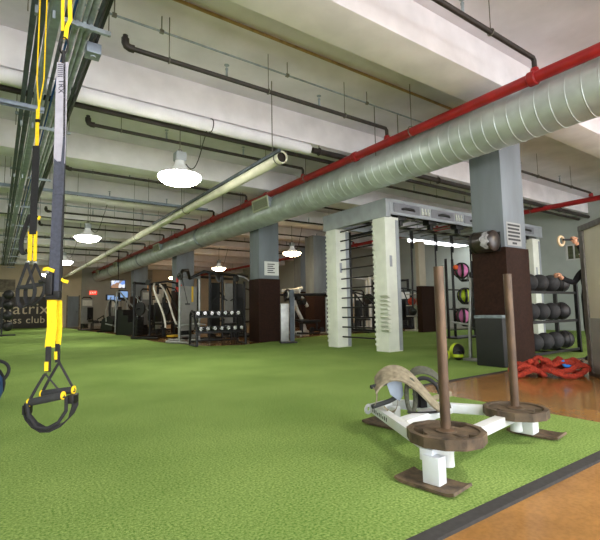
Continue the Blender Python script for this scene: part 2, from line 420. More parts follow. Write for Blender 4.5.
# red sprinkler mains
def red_main(x, z, y0, y1, label, r=.072):
    t = thing('sprinkler_main', label, 'pipe', (x, 0, z))
    MB().cyl((0, y0, 0), (0, y1, 0), r, 20).build('pipe', 'red_pipe', t)
    y = y0+1.2
    while y < y1:
        MB().lathe([(r+.012, y-.05), (r+.02, y-.04), (r+.02, y+.04), (r+.012, y+.05)], 20, ax='y').build('coupling', 'red_pipe', t); y += 3.3
    y = y0+.9
    while y < y1:
        b = MB().tube(arc((0, y, .01), r+.012, 0, 2*PI, 20, 'xz')[:-1], .009, 6, closed=True)
        b.cyl((0, y, r+.02), (0, y, ZS-z), .008, 6); b.build('hanger', 'rod', t); y += 2.95
    return t
red_main(5.42, 3.71, YB+.3, YF, 'red sprinkler pipe running along the left side of the spiral duct')
red_main(13.4, 3.78, -3, YF, 'red sprinkler pipe at far right beyond the nearest column')
def branch(y, x0, x1, label, z=3.96, main_z=3.71, r=.03, elbow_up=True):
    t = thing('sprinkler_branch', label, 'pipe', (x0, y, z), group='black sprinkler branch pipes')
    L = x1-x0
    pts = [(0, 0, .14)] + [(.0, 0, .07)] + [(.02, 0, .025), (.07, 0, 0)] + [(L-.03, 0, 0), (L, 0, -.03), (L, 0, -(z-main_z)+.04)]
    MB().tube(pts, r, 12).build('pipe', 'black_pipe', t)
    b = MB().tube([(0, 0, .1), (0, 0, .05), (.015, 0, .015), (.05, 0, 0), (.1, 0, 0)], r*1.5, 12); b.build('elbow', 'black_pipe', t)
    MB().lathe([(.05, -(z-main_z)+.03), (.06, -(z-main_z)+.05), (.045, -(z-main_z)+.12)], 14, (L, 0, 0)).build('outlet', 'red_pipe', t)
    for fx in (.12, .45, .78):
        h = MB().cyl((L*fx, 0, .02), (L*fx, 0, ZS-z), .0055, 6); h.tube(arc((L*fx, 0, 0), r+.008, 0, 2*PI, 14, 'yz')[:-1], .007, 6, closed=True); h.build('hanger_rod', 'rod', t)
    for fx in (.3, .66):
        h = MB().cyl((L*fx, 0, 0), (L*fx, 0, .12), .016, 8); h.lathe([(.02, .12), (.02, .14), (.008, .15), (.008, .18), (.035, .182), (.035, .188)], 12, (L*fx, 0, 0)); h.build('sprinkler_head', 'galv', t)
    return t
NB = ['overhead sprinkler branch pipe nearest the camera at top right', 'sprinkler branch with elbow end in front of the first visible beam face', 'sprinkler branch just beyond the white insulated pipe',
      'fourth sprinkler branch down the hall above the first lamp', 'fifth sprinkler branch down the hall left of the spiral duct', 'sixth sprinkler branch down the hall left of the duct', 'seventh sprinkler branch down the hall left of the duct', 'eighth sprinkler branch down the hall left of the duct', 'ninth sprinkler branch down the hall left of the duct', 'farthest sprinkler branch left of the spiral duct']
for i, l in enumerate(NB): branch((2.57, 5.09, 7.6, 10.25, 12.4, 14.9, 17.3, 20.0, 23.1, 25.2)[i], 1.12, 5.42, l)
NR = ['sprinkler branch right of the nearest column joining the right red pipe', 'second sprinkler branch right of the duct, above gantry front', 'third sprinkler branch right of the duct, behind the gantry top', 'fourth sprinkler branch right of the duct, over the barbell area', 'fifth sprinkler branch right of the duct', 'sixth sprinkler branch right of the duct', 'seventh sprinkler branch right of the duct']
for i, l in enumerate(NR): branch((5.09, 7.6, 10.25, 12.4, 14.9, 17.3, 20.0)[i], 8.2 if i == 0 else 7.2, 13.4, l, main_z=3.83)
# insulated pipe and its dark continuation
t = thing('insulated_pipe', 'thick white insulated pipe crossing the ceiling, dark steel beyond its sleeve', 'pipe', (0, 6.40, 3.87))
MB().lathe([(.085, XL), (.097, XL+.01), (.097, 4.7), (.085, 4.72)], 28, ax='x').build('insulation', 'insulation', t)
MB().cyl((4.8, 0, 0), (XR, 0, 0), .055, 18).build('pipe', 'black_pipe', t)
for x in (-3, .72, 2.75, 4.95, 8.5, 11.7, 14.5):
    b = MB().cyl((x, 0, .06), (x, 0, ZB-3.87+.02), .008, 6); b.tube(arc((x, 0, 0), .105, 0, 2*PI, 20, 'yz')[:-1], .008, 6, closed=True) if x < 4.8 else b.tube(arc((x, 0, 0), .065, 0, 2*PI, 20, 'yz')[:-1], .012, 6, closed=True)
    b.build('hanger', 'black_pipe', t)
t = thing('black_pipe', 'black pipe running just under the white insulated pipe', 'pipe', (0, 6.70, 3.84))
MB().cyl((XL, 0, 0), (XR, 0, 0), .04, 18).build('pipe', 'black_pipe', t)
for x in (2.9, 8.6, 11.8): MB().cyl((x, 0, .03), (x, 0, ZB-3.84+.02), .008, 6).build('hanger_rod', 'rod', t)
# cut off pale duct
t = thing('round_duct', 'long pale round duct with an open dark end left of spiral duct', 'duct', (3.6, 5.6, 3.27))
pr = [(.078, .02), (.09, 0), (.1, 0), (.1, .05), (.092, .06)] + [(.092, y) for y in range(1, 28)]
MB().lathe(pr, 28, ax='y', cap=False).build('tube', 'white_duct', t)
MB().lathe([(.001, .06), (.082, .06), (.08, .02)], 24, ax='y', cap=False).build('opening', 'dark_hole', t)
MB().box(-.14, -.1, -.12, 6.5, .02, .07, .004).build('support_strut', 'galv_dark', t)
for y in (.1, 4.2, 8.6, 13, 17.5, 22): MB().cyl((-.12, y, .05), (-.12, y, ZS-3.27), .008, 6).tube(arc((0, y, 0), .102, 0, 2*PI, 18, 'xz')[:-1], .008, 6, closed=True).build('hanger', 'rod', t)
# thin conduits, plus a tan rod for a shadow line on the slab
def conduit(y, z, x0, x1, r, m, label, hx=()):
    t = thing('conduit', label, 'conduit', (0, y, z))
    MB().cyl((x0, 0, 0), (x1, 0, 0), r, 10).build('pipe', m, t)
    for x in hx: MB().cyl((x, 0, 0), (x, 0, ZS-z), .007, 6).box(x-.025, x+.025, -.02, .02, -.02, .02).build('hanger_rod', 'rod', t)
conduit(4.70, 4.49, -2, 7.0, .022, 'tan_shadow_line', 'tan rod standing for a shadow and hanger line on the ceiling bay beside the bright beam', ())  # no real conduit: shadow and hanger line given shape and tan colour
conduit(5.12, 4.32, .6, 7.0, .014, 'galv', 'thin steel conduit hanging across the nearest ceiling bay', (1.0, 1.55, 3.4, 5.0))
conduit(13.6, 3.9, XL, 5.4, .02, 'galv', 'thin steel conduit crossing the ceiling above the first lamp', (1.5, 3.6))
conduit(15.3, 3.85, XL, 5.4, .02, 'black_pipe', 'dark thin conduit crossing the ceiling beyond the strut channel', (1, 2.4, 4))
conduit(19.95, 3.9, XL, 5.4, .022, 'galv', 'thin steel conduit crossing the ceiling near the middle lamp', (1.5, 3.2))
for (y, z, x0, x1, lb) in ((6.42, 3.56, -3.2, .42, 'galvanised strut channel hung below insulated pipe at left edge'), (11.9, 3.88, -4, 5.0, 'long galvanised strut channel crossing the ceiling beyond first lamp')):
    t = thing('strut_channel', lb, 'strut channel', ((x0+x1)/2, y, z))
    a = (x1-x0)/2
    MB().box(-a, a, -.045, .045, -.005, .005).box(-a, a, -.045, -.038, -.05, 0).box(-a, a, .038, .045, -.05, 0).build('channel', 'strut_blue', t)
    for x in (-a*.8, -a*.1, a*.62): MB().cyl((x, -.04, 0), (x, -.04 - (.13 if z < 3.7 else 0), .3), .008, 6).cyl((x, -.04 - (.13 if z < 3.7 else 0), .3), (x, -.04 - (.13 if z < 3.7 else 0), ZS-z), .008, 6).build('hanger_rod', 'rod', t)
# overhead strut rack with conduits
t = thing('strut_rack', 'overhead rack of steel channels and conduits at top left', 'rack', (0, 0, 3.67))
y0, y1 = -1.5, 30
for (x, w, h, m) in ((.185, .05, .06, 'galv_dark'), (.255, .06, .08, 'galv_dark'), (.36, .09, .05, 'strut_blue')):
    MB().box(x-w/2, x+w/2, y0, y1, .02, .02+h, .004).build('channel', m, t)
for (x, r, z, m) in ((.45, .02, .03, 'galv_dark'), (.5, .012, .05, 'blue_cable'), (.54, .028, .03, 'galv'), (.6, .022, .03, 'galv'), (.65, .028, .035, 'galv'), (.705, .02, .03, 'galv_dark'), (.31, .015, .03, 'galv')):
    MB().cyl((x, y0, z), (x, y1, z), r, 12).build('conduit', m, t)
MB().box(.735, .765, y0, y1, .0, .07).build('channel', 'black_metal', t)
for i in range(1, 11):
    y = 1.55+2.9*i
    MB().box(.42, .84, y-.02, y+.02, -.045, -.003, .003).build('crossbar', 'galv', t)
    MB().box(.12, .42, y-.02, y+.02, .11, .15, .003).build('crossbar', 'galv', t)
    for x in (.135, .82): MB().cyl((x, y, -.05), (x, y, ZS-3.67), .006, 6).build('hanger_rod', 'rod', t)
    for x in (.2, .34, .54, .6, .66): MB().box(x-.012, x+.012, y-.026, y+.026, -.056, .02).build('clamp', 'galv', t)
jb = MB().box(.66, .8, 4.68, 4.84, -.13, -.02, .008).build('junction_box', 'strut_blue', t)
MB().cyl((.73, 4.76, -.13), (.73, 4.76, -.143), .03, 12).build('cover_knob', 'galv', jb)

# ------------------------------------------------------------------ lamps
def lamp(x, y, label, z=3.05, lens='lamp_lens'):
    t = thing('high_bay_lamp', label, 'ceiling lamp', (x, y, z))
    MB().lathe([(.02, -.115), (.15, -.112), (.24, -.09), (.3, -.055), (.34, -.01), (.345, .01), (.31, .03), (.2, .06), (.05, .07)], 36).build('lens', lens, t)
    MB().lathe([(.335, .03), (.3, .045), (.2, .085), (.13, .15), (.09, .21), (.075, .25), (.075, .28)], 32).build('reflector', 'lamp_dome', t)
    MB().box(-.085, .085, -.085, .085, .28, .42, .012).build('ballast_box', 'lamp_box', t)
    b = MB().cyl((0, 0, .42), (0, 0, ZS-z), .008, 8); b.tube(arc((0, 0, .45), .03, 0, 2*PI, 14, 'xz')[:-1], .008, 6, closed=True); b.build('hanger_rod', 'rod', t)
    pts = [(.1+.5*s, .05*s, .25 - .12*math.sin(PI*min(1, s*1.6)) + (ZS-z-.25)*s**2.2) for s in [i/16 for i in range(17)]]
    MB().tube(pts, .008, 6).build('cord', 'black_rubber', t)
    return t
LB = {(0, 0): 'high bay lamp hanging above the sled', (0, 1): 'brightest high bay lamp, nearest, left of the pale round duct', (0, 2): 'second lamp down the left row, under the strut channel', (0, 3): 'third lamp down the left row, beside the grey hanging strap', (0, 4): 'last lamp down the left row before the far wall',
      (1, 0): 'high bay lamp over the brown floor at right', (1, 1): 'high bay lamp above the gantry', (1, 2): 'lamp glowing right of the column with the notice', (1, 3): 'lamp glowing over the multi station machine left of the notice column', (1, 4): 'far lamp of the right row beyond the machines'}
for j, x in enumerate((2.36, 9.3)):
    for i in range(5):
        if (j, i) == (1, 1): continue
        y = (-.15+6.95*i) if j == 0 else (13.86+6.75*(i-2))
        lamp([2.4, 2.38, 2.1, 2.28, 2.3][i] if j == 0 else x, y, LB[(j, i)], 3.05, 'lamp_lens_warm' if j else 'lamp_lens')
for i, l in enumerate(('lamp of the left hand row nearest the entrance', 'second lamp of the left hand row', 'third lamp of the left hand row', 'fourth lamp of the left hand row')):
    lamp(-4.4, .0+6.95*i, l)
lamp(9.3, -3.4, 'added unseen lamp at the right near the entrance', 3.05)  # this and the next two: extra unseen lamps added to brighten the near end
lamp(2.4, -4.2, 'added unseen lamp over the entrance end of the hall', 3.05)
lamp(-4.4, -4.2, 'added unseen lamp over the left entrance corner', 3.05)
t = thing('strip_light', 'white strip light fixture glowing behind the gantry top', 'ceiling lamp', (14.5, 11.0, 3.5))
MB().box(-1.6, 1.6, -.32, .32, .02, .14, .01).build('housing', 'steel_white', t)
MB().box(-1.55, 1.55, -.3, .3, -.08, .02, .02).build('diffuser', 'tube_glow', t)
for x in (-1.3, 1.3): MB().cyl((x, 0, .14), (x, 0, ZS-3.5), .008, 6).build('hanger_rod', 'rod', t)
# ------------------------------------------------------------------ weight sled
sx, sy, sr = 2.385, 1.56, R(8.6)
sled = thing('push_sled', 'white steel push sled with two rusty upright posts on turf', 'sled', (sx, sy, 0), sr)
A1, A2, NO = Vector((-.44, 0, 0)), Vector((.46, -.01, 0)), Vector((-.02, .86, 0))
def frame_leg(x, y, w=.035, h=.04): return MB().box(x-w, x+w, y-h, y+h, .02, .15, .004)
# runners with turned up ends
def skid(cx, cy, w, L):
    prof = []
    for i in range(13):
        s = i/12; y = -L/2 + L*s
        z = .012 + .012*max(0, (abs(s-.5)-.38)/.12)**1.4
        prof.append((y, z))
    b = MB()
    b.ribbon([(cx, cy+y, z) for y, z in prof], (w, 0, 0), .014)
    return b
S1 = skid(A1.x-.155, -.0, .18, .32).build('skid', 'skid_steel', sled)
S2 = skid(A2.x+.20, -.06, .18, .32).build('skid', 'skid_steel', sled)
S3 = skid(.17, .78, .17, .4).build('skid', 'skid_steel', sled)
frame_leg(-.605, -.02, .035, .045).build('leg', 'sled_white', sled)
frame_leg(.605, -.02, .055, .06).build('leg', 'sled_white', sled)
frame_leg(.17, .75).build('leg', 'sled_white', sled)
zr = .152
MB().beam((-.54, .0, zr), (.03, .82, zr), .062, .062, bev=.005).build('side_rail', 'sled_white', sled)
MB().beam((.57, .0, zr), (.22, .82, zr), .062, .062, bev=.005).build('side_rail', 'sled_white', sled)
MB().beam((-.62, .015, zr-.005), (.63, .015, zr-.005), .07, .06, bev=.005).build('rear_tube', 'sled_white', sled)
MB().beam((-.22, .42, zr), (.36, .42, zr), .085, .056, bev=.005).build('cross_tube', 'sled_white', sled)
MB().beam((.0, .81, zr), (.25, .81, zr), .06, .06, bev=.005).build('nose_tube', 'sled_white', sled)
b = MB()
hole = []
for i in range(16):
    a0, a1 = 2*PI*i/16, 2*PI*(i+1)/16
    o0 = (.042*math.cos(a0), .036*math.sin(a0)); o1 = (.042*math.cos(a1), .036*math.sin(a1)); i0 = (.016*math.cos(a0), .016*math.sin(a0)); i1 = (.016*math.cos(a1), .016*math.sin(a1))
    b.prism([i0, o0, o1, i1], -.004, .004, 'y')
bo = b.build('tow_tab', 'sled_white', sled, (-.03, .825, zr))
d = Vector((.03, .82, 0)) - Vector((-.54, 0, 0)); dn = d.normalized(); nrm = Vector((-dn.y, dn.x, 0))
st_ = MB()
for i in range(9):
    a_ = Vector((-.54, 0, zr)) + d*(.93-.035*i) + nrm*.0318
    st_.beam(a_ + Vector((0, 0, -.014)), a_ + Vector((0, 0, .012 if i % 3 else .004)), .016, .001, up=nrm)
st_.build('stencil', 'ink', sled)
for P in (A1, A2):
    MB().cyl((P.x, P.y, .115), (P.x, P.y, 1.09), .0265, 20).build('post', 'rust_steel', sled)
    MB().cyl((P.x, P.y, .07), (P.x, P.y, .186 if P is A1 else .158), .036, 20).lathe([(.037, .056), (.037, .072)], 20, (P.x, P.y, 0)).build('post_sleeve', 'sled_white', sled)
    MB().lathe([(.05, .002), (.05, .006), (.034, .016)], 20, (P.x, P.y, .23 if P is A1 else .201)).build('collar', 'rust_steel', sled)
def plate(label, x, y, rz, pz):
    t = thing('weight_plate', label, 'weight plate', (x, y, pz), rz, group='iron plates on the sled')
    b = MB(); Ro, hub = .2, .03
    seg = 48
    # twelve sided rim, two grip slots left open
    import cmath
    def rim(a):
        k = PI/6; aa = (a % k) - k/2
        return Ro*math.cos(k/2)/math.cos(aa)
    angs = [2*PI*i/seg for i in range(seg)]
    slot = lambda a: min(abs(((a-s+PI) % (2*PI))-PI) for s in (R(20), R(140), R(260))) < R(27)
    for i in range(seg):
        a0, a1 = angs[i], angs[(i+1) % seg]
        if a1 == 0: a1 = 2*PI
        am = (a0+a1)/2
        def q(r0, r1, z0, z1):
            f0 = (lambda r, a: (r(a) if callable(r) else r))
            b.prism([(f0(r0, a0)*math.cos(a0), f0(r0, a0)*math.sin(a0)), (f0(r1, a0)*math.cos(a0), f0(r1, a0)*math.sin(a0)), (f0(r1, a1)*math.cos(a1), f0(r1, a1)*math.sin(a1)), (f0(r0, a1)*math.cos(a1), f0(r0, a1)*math.sin(a1))], z0, z1)
        q(lambda a: .168, rim, -.026, .026)
        if not slot(am): q(.115, .168, -.018, .016)
        q(.055, .115, -.018, .016)
        q(hub, .055, -.026, .024)
    bmesh.ops.remove_doubles(b.bm, verts=b.bm.verts, dist=.0004)
    b.build('disc', 'plate_iron', t)
    return t
cs, sn = math.cos(sr), math.sin(sr)
for P, l, rr in ((A1, 'rusty iron weight plate on the nearer sled post', .1), (A2, 'rusty iron weight plate on the farther sled post', .5)):
    plate(l, sx + P.x*cs - P.y*sn, sy + P.x*sn + P.y*cs, rr, .212 if P is A1 else .183)
# tow harness lying on the sled nose
hn = thing('tow_harness', 'beige padded tow harness with black straps on the sled nose', 'harness', (2.345, 2.11, .18), FACE)
def bez(p, n=20):
    out = []
    for i in range(n+1):
        t_ = i/n; q = [Vector(v) for v in p]
        while len(q) > 1: q = [a.lerp(b_, t_) for a, b_ in zip(q, q[1:])]
        out.append(q[0])
    return out
arch = bez([(-.215, -.03, .165), (-.17, -.03, .26), (-.01, -.03, .335), (.06, -.04, .18), (.14, -.06, .06), (.2, -.09, .02)], 26)
MB().ribbon(arch, [(.02, .15*(1-.6*max(0, i/26-.55)/.45), .08*(1-.6*max(0, i/26-.55)/.45)) for i in range(27)], .012).build('belt', 'webbing_beige', hn)
MB().tube([(-.25, -.05, .16), (-.14, .0, .175), (-.03, .05, .185)], .014, 10).build('handle', 'foam_grip', hn)
MB().tube([(-.245, -.05, .03), (-.12, .0, .055), (-.03, .05, .085)], .016, 10).build('handle', 'foam_grip', hn)
MB().ribbon(bez([(-.23, -.05, .16), (-.2, -.05, .12), (-.21, -.05, .08), (-.225, -.05, .04)], 8), (.012, .03, 0), .003).build('strap', 'webbing_beige', hn)
MB().ribbon(bez([(-.165, -.04, .03), (-.12, -.05, -.03), (-.07, -.03, -.02), (-.06, .0, .06)], 8), (.012, .05, 0), .003).build('strap', 'webbing_beige', hn)
MB().prism([(-.14, .19), (-.03, .19), (-.02, .10), (-.05, .055), (-.11, .1)], -.01, .0, 'y').build('back_plate', 'strut_blue', hn)
ring = [(.02+.03*math.cos(a), -.05+.01*math.sin(a), .10+.105*math.sin(a)) for a in [2*PI*i/24 for i in range(24)]]
MB().tube(ring, .016, 8, closed=True).build('loop', 'webbing_olive', hn)
for x in (.065, .11):
    MB().ribbon([(x, .0, .18-.6*(x-.06)), (x+.003, -.01, .1), (x+.002, -.02, .01)], (.05, .02, 0), .006).build('strap', 'webbing_black', hn)
MB().sphere((.045, -.035, .105), .014, 10).build('buckle', 'chrome', hn)
MB().ribbon(bez([(-.02, -.1, .0), (.06, -.12, .0), (.14, -.11, -.005), (.22, -.09, .005)], 10), (.0, .04, 0), .006).build('strap', 'webbing_black', hn)
MB().ribbon(bez([(.05, .1, .2), (.09, .1, .27), (.17, .1, .27), (.27, .08, .24), (.3, .06, .12), (.31, .04, .02)], 18), (.01, .06, .045), .008).build('strap', 'webbing_olive', hn)
MB().tube(bez([(.09, .06, .18), (.14, .06, .22), (.21, .05, .2), (.25, .04, .12), (.25, .02, .05)], 14), .014, 8).build('loop', 'webbing_black', hn)
MB().ribbon(bez([(.18, .02, .06), (.22, .02, .075), (.28, .02, .085), (.32, .02, .095)], 8), (0, .02, .03), .004).build('strap', 'webbing_beige', hn)

# ------------------------------------------------------------------ near suspension trainer (hangs from the strut rack)
zt = 3.67
s1 = thing('suspension_trainer', 'nearest suspension trainer, white and dark strap above yellow webbing and foam grip', 'suspension trainer', (.185, 1.93, 0), FACE)
k = 1.7/436
def V(u, v, y=0.): return ((u-50-(400-v)*.0325)*k, y, .54 + (400-v)*k*1.025)
def rib(name, m, pts, w, t=.003, y=0., parent=s1): return MB().ribbon([V(u, v, y) for u, v in pts], (w*k, 0, 0), t).build(name, m, parent)
MB().ribbon([(V(61, 0)[0], .0, zt-.02), (V(61, 0)[0], 0, 3.0), V(61, 0), V(61, 28)], (3.2*k, 0, 0), .003).build('anchor_loop', 'webbing_yellow', s1)
MB().ribbon([(V(67, 0)[0], .0, zt-.02), (V(68, 0)[0], 0, 3.0), V(68.5, 0), V(69, 16), V(65.5, 24), V(64, 37)], (4.2*k, 0, 0), .003).build('anchor_loop', 'webbing_yellow', s1)
MB().tube([(-.02, 0, zt-.02), (-.01, 0, zt+.06), (.0, 0, zt+.12), (.02, 0, zt+.06), (.03, 0, zt-.02)], .006, 8).build('anchor_hook', 'chrome', s1)
MB().tube(arc(V(62, 44), .018, 0, 2*PI, 16, 'xz', .035)[:-1], .004, 8, closed=True).build('carabiner', 'black_metal', s1)
MB().tube([V(62, 50), V(62, 57), V(61.5, 63)], .007, 8).build('cord', 'webbing_black', s1)
W = rib('strap', 'webbing_white', [(61, 62), (59.5, 100), (58.2, 150), (57.6, 168)], 11.5, .004)
tx = text_mesh('lettering', 'TRX', 8*k, 'print_dark', W, .0004); tx.rotation_euler = (PI/2, PI/2, 0); tx.location = (V(59.3, 88)[0]-.008, -.003, V(59.3, 88)[2])
for i in range(7): MB().box(V(56.2, 65+2.1*i)[0], V(61.5, 65+2.1*i)[0], -.0032, -.0022, V(0, 65+2.1*i)[2], V(0, 64.2+2.1*i)[2]).build('print_bar', 'print_dark', W)
MB().prism([(V(a_, b_)[0], V(0, b_)[2]) for a_, b_ in ((53, 163), (59.5, 170), (62.5, 141), (64, 141), (62, 200), (52.6, 200))], -.0052, -.0008, 'y').build('strap_fold', 'webbing_grey', s1)
rib('strap', 'webbing_grey', [(57.6, 166), (55.6, 215), (53.6, 260), (51.8, 300)], 10.5, .005)
rib('strap', 'webbing_black', [(63, 62), (63.2, 90), (62.8, 140), (61.4, 180), (60, 230), (58, 298)], 2.2, .012, .004)
MB().box(V(45, 303.5)[0], V(58.5, 303.5)[0], -.012, .012, V(0, 303.5)[2], V(0, 299)[2], .003).build('buckle', 'black_metal', s1)
MB().box(V(46, 299)[0], V(53, 299)[0], -.02, -.004, V(0, 299)[2], V(0, 278)[2], .004).build('cam_buckle', 'black_metal', s1)
MB().box(V(53.5, 302)[0], V(60, 302)[0], -.016, .004, V(0, 302)[2], V(0, 295)[2], .003).build('cam_buckle', 'black_metal', s1)
MB().tube([V(40, 286.5, -.012), V(44, 285.5, -.012), V(48, 287, -.012)], .009, 8).build('lever', 'black_metal', s1)
MB().ribbon([V(43.5, 274, -.012), V(48, 273.6, -.014), V(54.5, 276, -.012)], (0, .006, 3.2*k), .003).build('pull_tab', 'webbing_yellow', s1)
MB().ribbon([V(58.5, 283, .004), V(62, 285.5, .002), V(66, 286.5, .004)], (0, .006, 3*k), .003).build('pull_tab', 'webbing_yellow', s1)
rib('strap', 'webbing_yellow', [(50.5, 303), (50.8, 330), (48.5, 349)], 9.4, .004)
rib('strap', 'webbing_yellow', [(55.2, 304), (55.5, 330), (54, 347)], 4.6, .004, .02)
rib('strap', 'webbing_black', [(47.8, 348), (47, 372)], 5.2, .005, -.002)
rib('strap', 'webbing_black', [(53.6, 346), (53.4, 364)], 4.4, .005, .02)
rib('tag_patch', 'webbing_yellow', [(46.4, 362.5), (46.2, 371)], 3.2, .006, -.006)
rib('tag_patch', 'webbing_yellow', [(52.2, 353.5), (52.4, 361)], 2.4, .006, .016)
def handle(y, xs, parent):
    (ax, av), (lx, lv), (rx, rv) = xs
    MB().ribbon([V(ax, av, y), V((ax+lx)/2-.5, (av+lv)/2, y), V(lx, lv, y)], (3.6*k, .003, 1.5*k), .004).build('handle_strap', 'webbing_black', parent)
    MB().ribbon([V(ax, av, y), V((ax+rx)/2, (av+rv)/2, y), V(rx, rv, y)], (3.2*k, .003, -1.5*k), .004).build('handle_strap', 'webbing_black', parent)
    g = MB().tube([V(lx, lv, y), V(lx+2, lv-.3, y), V((lx+rx)/2, (lv+rv)/2, y), V(rx-2, rv+.3, y), V(rx, rv, y)], [.010, .0135, .0145, .0135, .010], 14).build('grip', 'foam_grip', parent)
    for (cx, cv) in ((lx+.5, lv), (rx-.5, rv)):
        MB().tube([V(cx-.6, cv, y), V(cx+.6, cv, y)], .0152, 14).build('end_ring', 'webbing_yellow', parent)
handle(-.02, ((47, 373), (31.2, 399.5), (65, 393.5)), s1)
handle(.03, ((53.5, 364), (36, 394), (68.5, 390.5)), s1)
pts = [V(29, 398, -.01), V(26, 406, -.005), V(28, 414, 0), V(34, 421, 0), V(42, 425.5, 0), V(51, 425.5, 0), V(60, 421.5, .01), V(67, 414, .02), V(70, 405, .025), V(69.5, 394, .03)]
MB().ribbon(pts, [(0, .035, 4*k)]*2 + [(1.2*k, .03, 3*k)]*6 + [(2*k, .03, 0)]*2, .005).build('foot_cradle', 'webbing_black', s1)
pts = [V(31, 399, -.03), V(33, 411, -.03), V(40, 421, -.03), V(50, 423, -.03), V(60, 418, -.02), V(66, 408, -.01), V(66, 395, -.01)]
MB().tube(pts, .0065, 8).build('foot_cradle', 'webbing_black', s1)
MB().box(V(24.5, 411)[0], V(30.5, 411)[0], -.02, .012, V(0, 411)[2], V(0, 402)[2], .004).build('cradle_buckle', 'black_metal', s1)
MB().box(V(66, 402)[0], V(73, 402)[0], -.01, .03, V(0, 402)[2], V(0, 394)[2], .004).build('cradle_buckle', 'black_metal', s1)

# far suspension trainer
s2 = thing('suspension_trainer', 'second suspension trainer farther back with crossed black handles in front of sign', 'suspension trainer', (.27, 3.9, 0), FACE)
k2 = 3.42/436
def V2(u, v, y=0.): return ((u-42-(300-v)*.034)*k2, y, .98 + (300-v)*k2*1.02)
for a in ((38.8, 78, 40.5), (46, 78, 41.5)):
    MB().ribbon([(V2(a[0], 78)[0], 0, zt-.06), V2(a[0], 78), V2(a[2], 104), V2(a[2]-.6, 118)], (1.3*k2, 0, 0), .003).build('anchor_loop', 'webbing_yellow', s2)
MB().tube(arc((V2(42, 78)[0], 0, zt-.06), .06, 0, PI, 10, 'xz', .18), .007, 8).build('anchor_hook', 'chrome', s2)
MB().box(-.13, .07, -.03, .03, zt-.02, zt+.06, .004).build('anchor_plate', 'black_metal', s2)
MB().ribbon([V2(40, 109), V2(39.6, 120), V2(39, 149)], (3.6*k2, 0, 0), .004).build('strap', 'webbing_yellow', s2)
MB().box(V2(38, 123)[0], V2(42, 123)[0], -.014, .014, V2(0, 123)[2], V2(0, 120)[2], .003).build('buckle', 'black_metal', s2)
MB().ribbon([V2(38.5, 147), V2(37.5, 180), V2(36, 215), V2(35.5, 236)], (7*k2, 0, 0), .008).build('strap', 'webbing_black', s2)
MB().ribbon([V2(40.5, 219), V2(42.5, 220.5)], (0, .02, 4*k2), .004).build('pull_tab', 'webbing_yellow', s2)
MB().ribbon(bez([V2(33, 216), V2(24, 236), V2(19, 250, .02), V2(23, 258, .02), V2(31, 254)], 14), (2*k2, .03, 2*k2), .008).build('strap', 'webbing_black', s2)
MB().ribbon([V2(33, 233), V2(32.4, 262)], (4.4*k2, 0, 0), .005).build('strap', 'webbing_yellow', s2)
MB().ribbon([V2(38.2, 233), V2(37.6, 262)], (3.4*k2, 0, 0), .005, ).build('strap', 'webbing_yellow', s2)
for (cx, cy) in ((31, 0), (37, .02)):
    MB().box(V2(cx-1.8, 264)[0], V2(cx+1.8, 264)[0], -.01+cy, .01+cy, V2(0, 264)[2], V2(0, 261.8)[2], .002).build('buckle', 'chrome', s2)
def hnd2(y, a, l, r, bot):
    for q in (l, r): MB().ribbon([V2(*a, y), V2((a[0]+q[0])/2, (a[1]+q[1])/2, y), V2(*q, y)], (2.2*k2, .01, 0), .006).build('handle_strap', 'webbing_black', s2)
    MB().tube([V2(*l, y), V2(*r, y)], .016, 12).build('grip', 'foam_grip', s2)
    MB().ribbon(bez([V2(*l, y), V2(l[0]-2.5, l[1]+12, y), V2(bot[0]-4, bot[1]+1, y), V2(*bot, y)], 10), (2.4*k2, .02, 1*k2), .006).build('foot_cradle', 'webbing_black', s2)
    MB().ribbon(bez([V2(*r, y), V2(r[0]+2, r[1]+10, y), V2(bot[0]+6, bot[1]-3, y), V2(*bot, y)], 10), (2.4*k2, .02, 1*k2), .006).build('foot_cradle', 'webbing_black', s2)
hnd2(-.02, (31.5, 264), (23, 287.5), (39, 287.5), (28, 307))
hnd2(.03, (36, 264), (27, 286), (45, 284.5), (32, 305))

# ------------------------------------------------------------------ left edge: ball tree and blue bag
bt = thing('ball_tree', 'black ball tree stand at the far left edge holding four balls', 'ball rack', (.22, 22.1, 0))
MB().box(-.5, .5, -.035, .035, 0, .06, .01).box(-.035, .035, -.5, .5, 0, .06, .01).build('base', 'black_metal', bt)
MB().box(-.03, .03, -.03, .03, .06, 1.75).build('post', 'black_metal', bt)
for i in range(4): MB().tube(arc((.2, -.1, .22+.44*i), .1, 0, 2*PI, 16, 'xy')[:-1], .01, 6, closed=True).box(0, .12, -.1, -.08, .21+.44*i, .23+.44*i).build('ball_ring', 'black_metal', bt)
tb_ = MB().sphere((0, 0, 0), .2, 20).build('medicine_ball', 'ball_black', None, (.42, 22.0, 1.72))
tag(tb_, 'black ball at the top of the ball tree', 'medicine ball', 'balls on the ball tree')
for i, l in enumerate(('black ball second from top on the ball tree', 'black ball third from top on the ball tree', 'black ball at the bottom of the ball tree')):
    dup(tb_, (.42, 22.0, 1.28-.44*i), None, l)
bb = thing('slam_bag', 'blue bag with black strap handles at the left edge of turf', 'bag', (-.11, 5.25, 0))
MB().lathe([(.05, 0), (.17, .03), (.2, .13), (.19, .26), (.12, .36), (.05, .4)], 24).build('body', 'blue_bag', bb)
for a in (0, 1.2, 2.4):
    MB().tube([(.2*math.cos(a)*math.cos(p)*1.02, .2*math.sin(a)*math.cos(p)*1.02, .2+.21*math.sin(p)) for p in [i*PI/10-.6*PI for i in range(13)]], .014, 8).build('strap', 'webbing_black', bb)
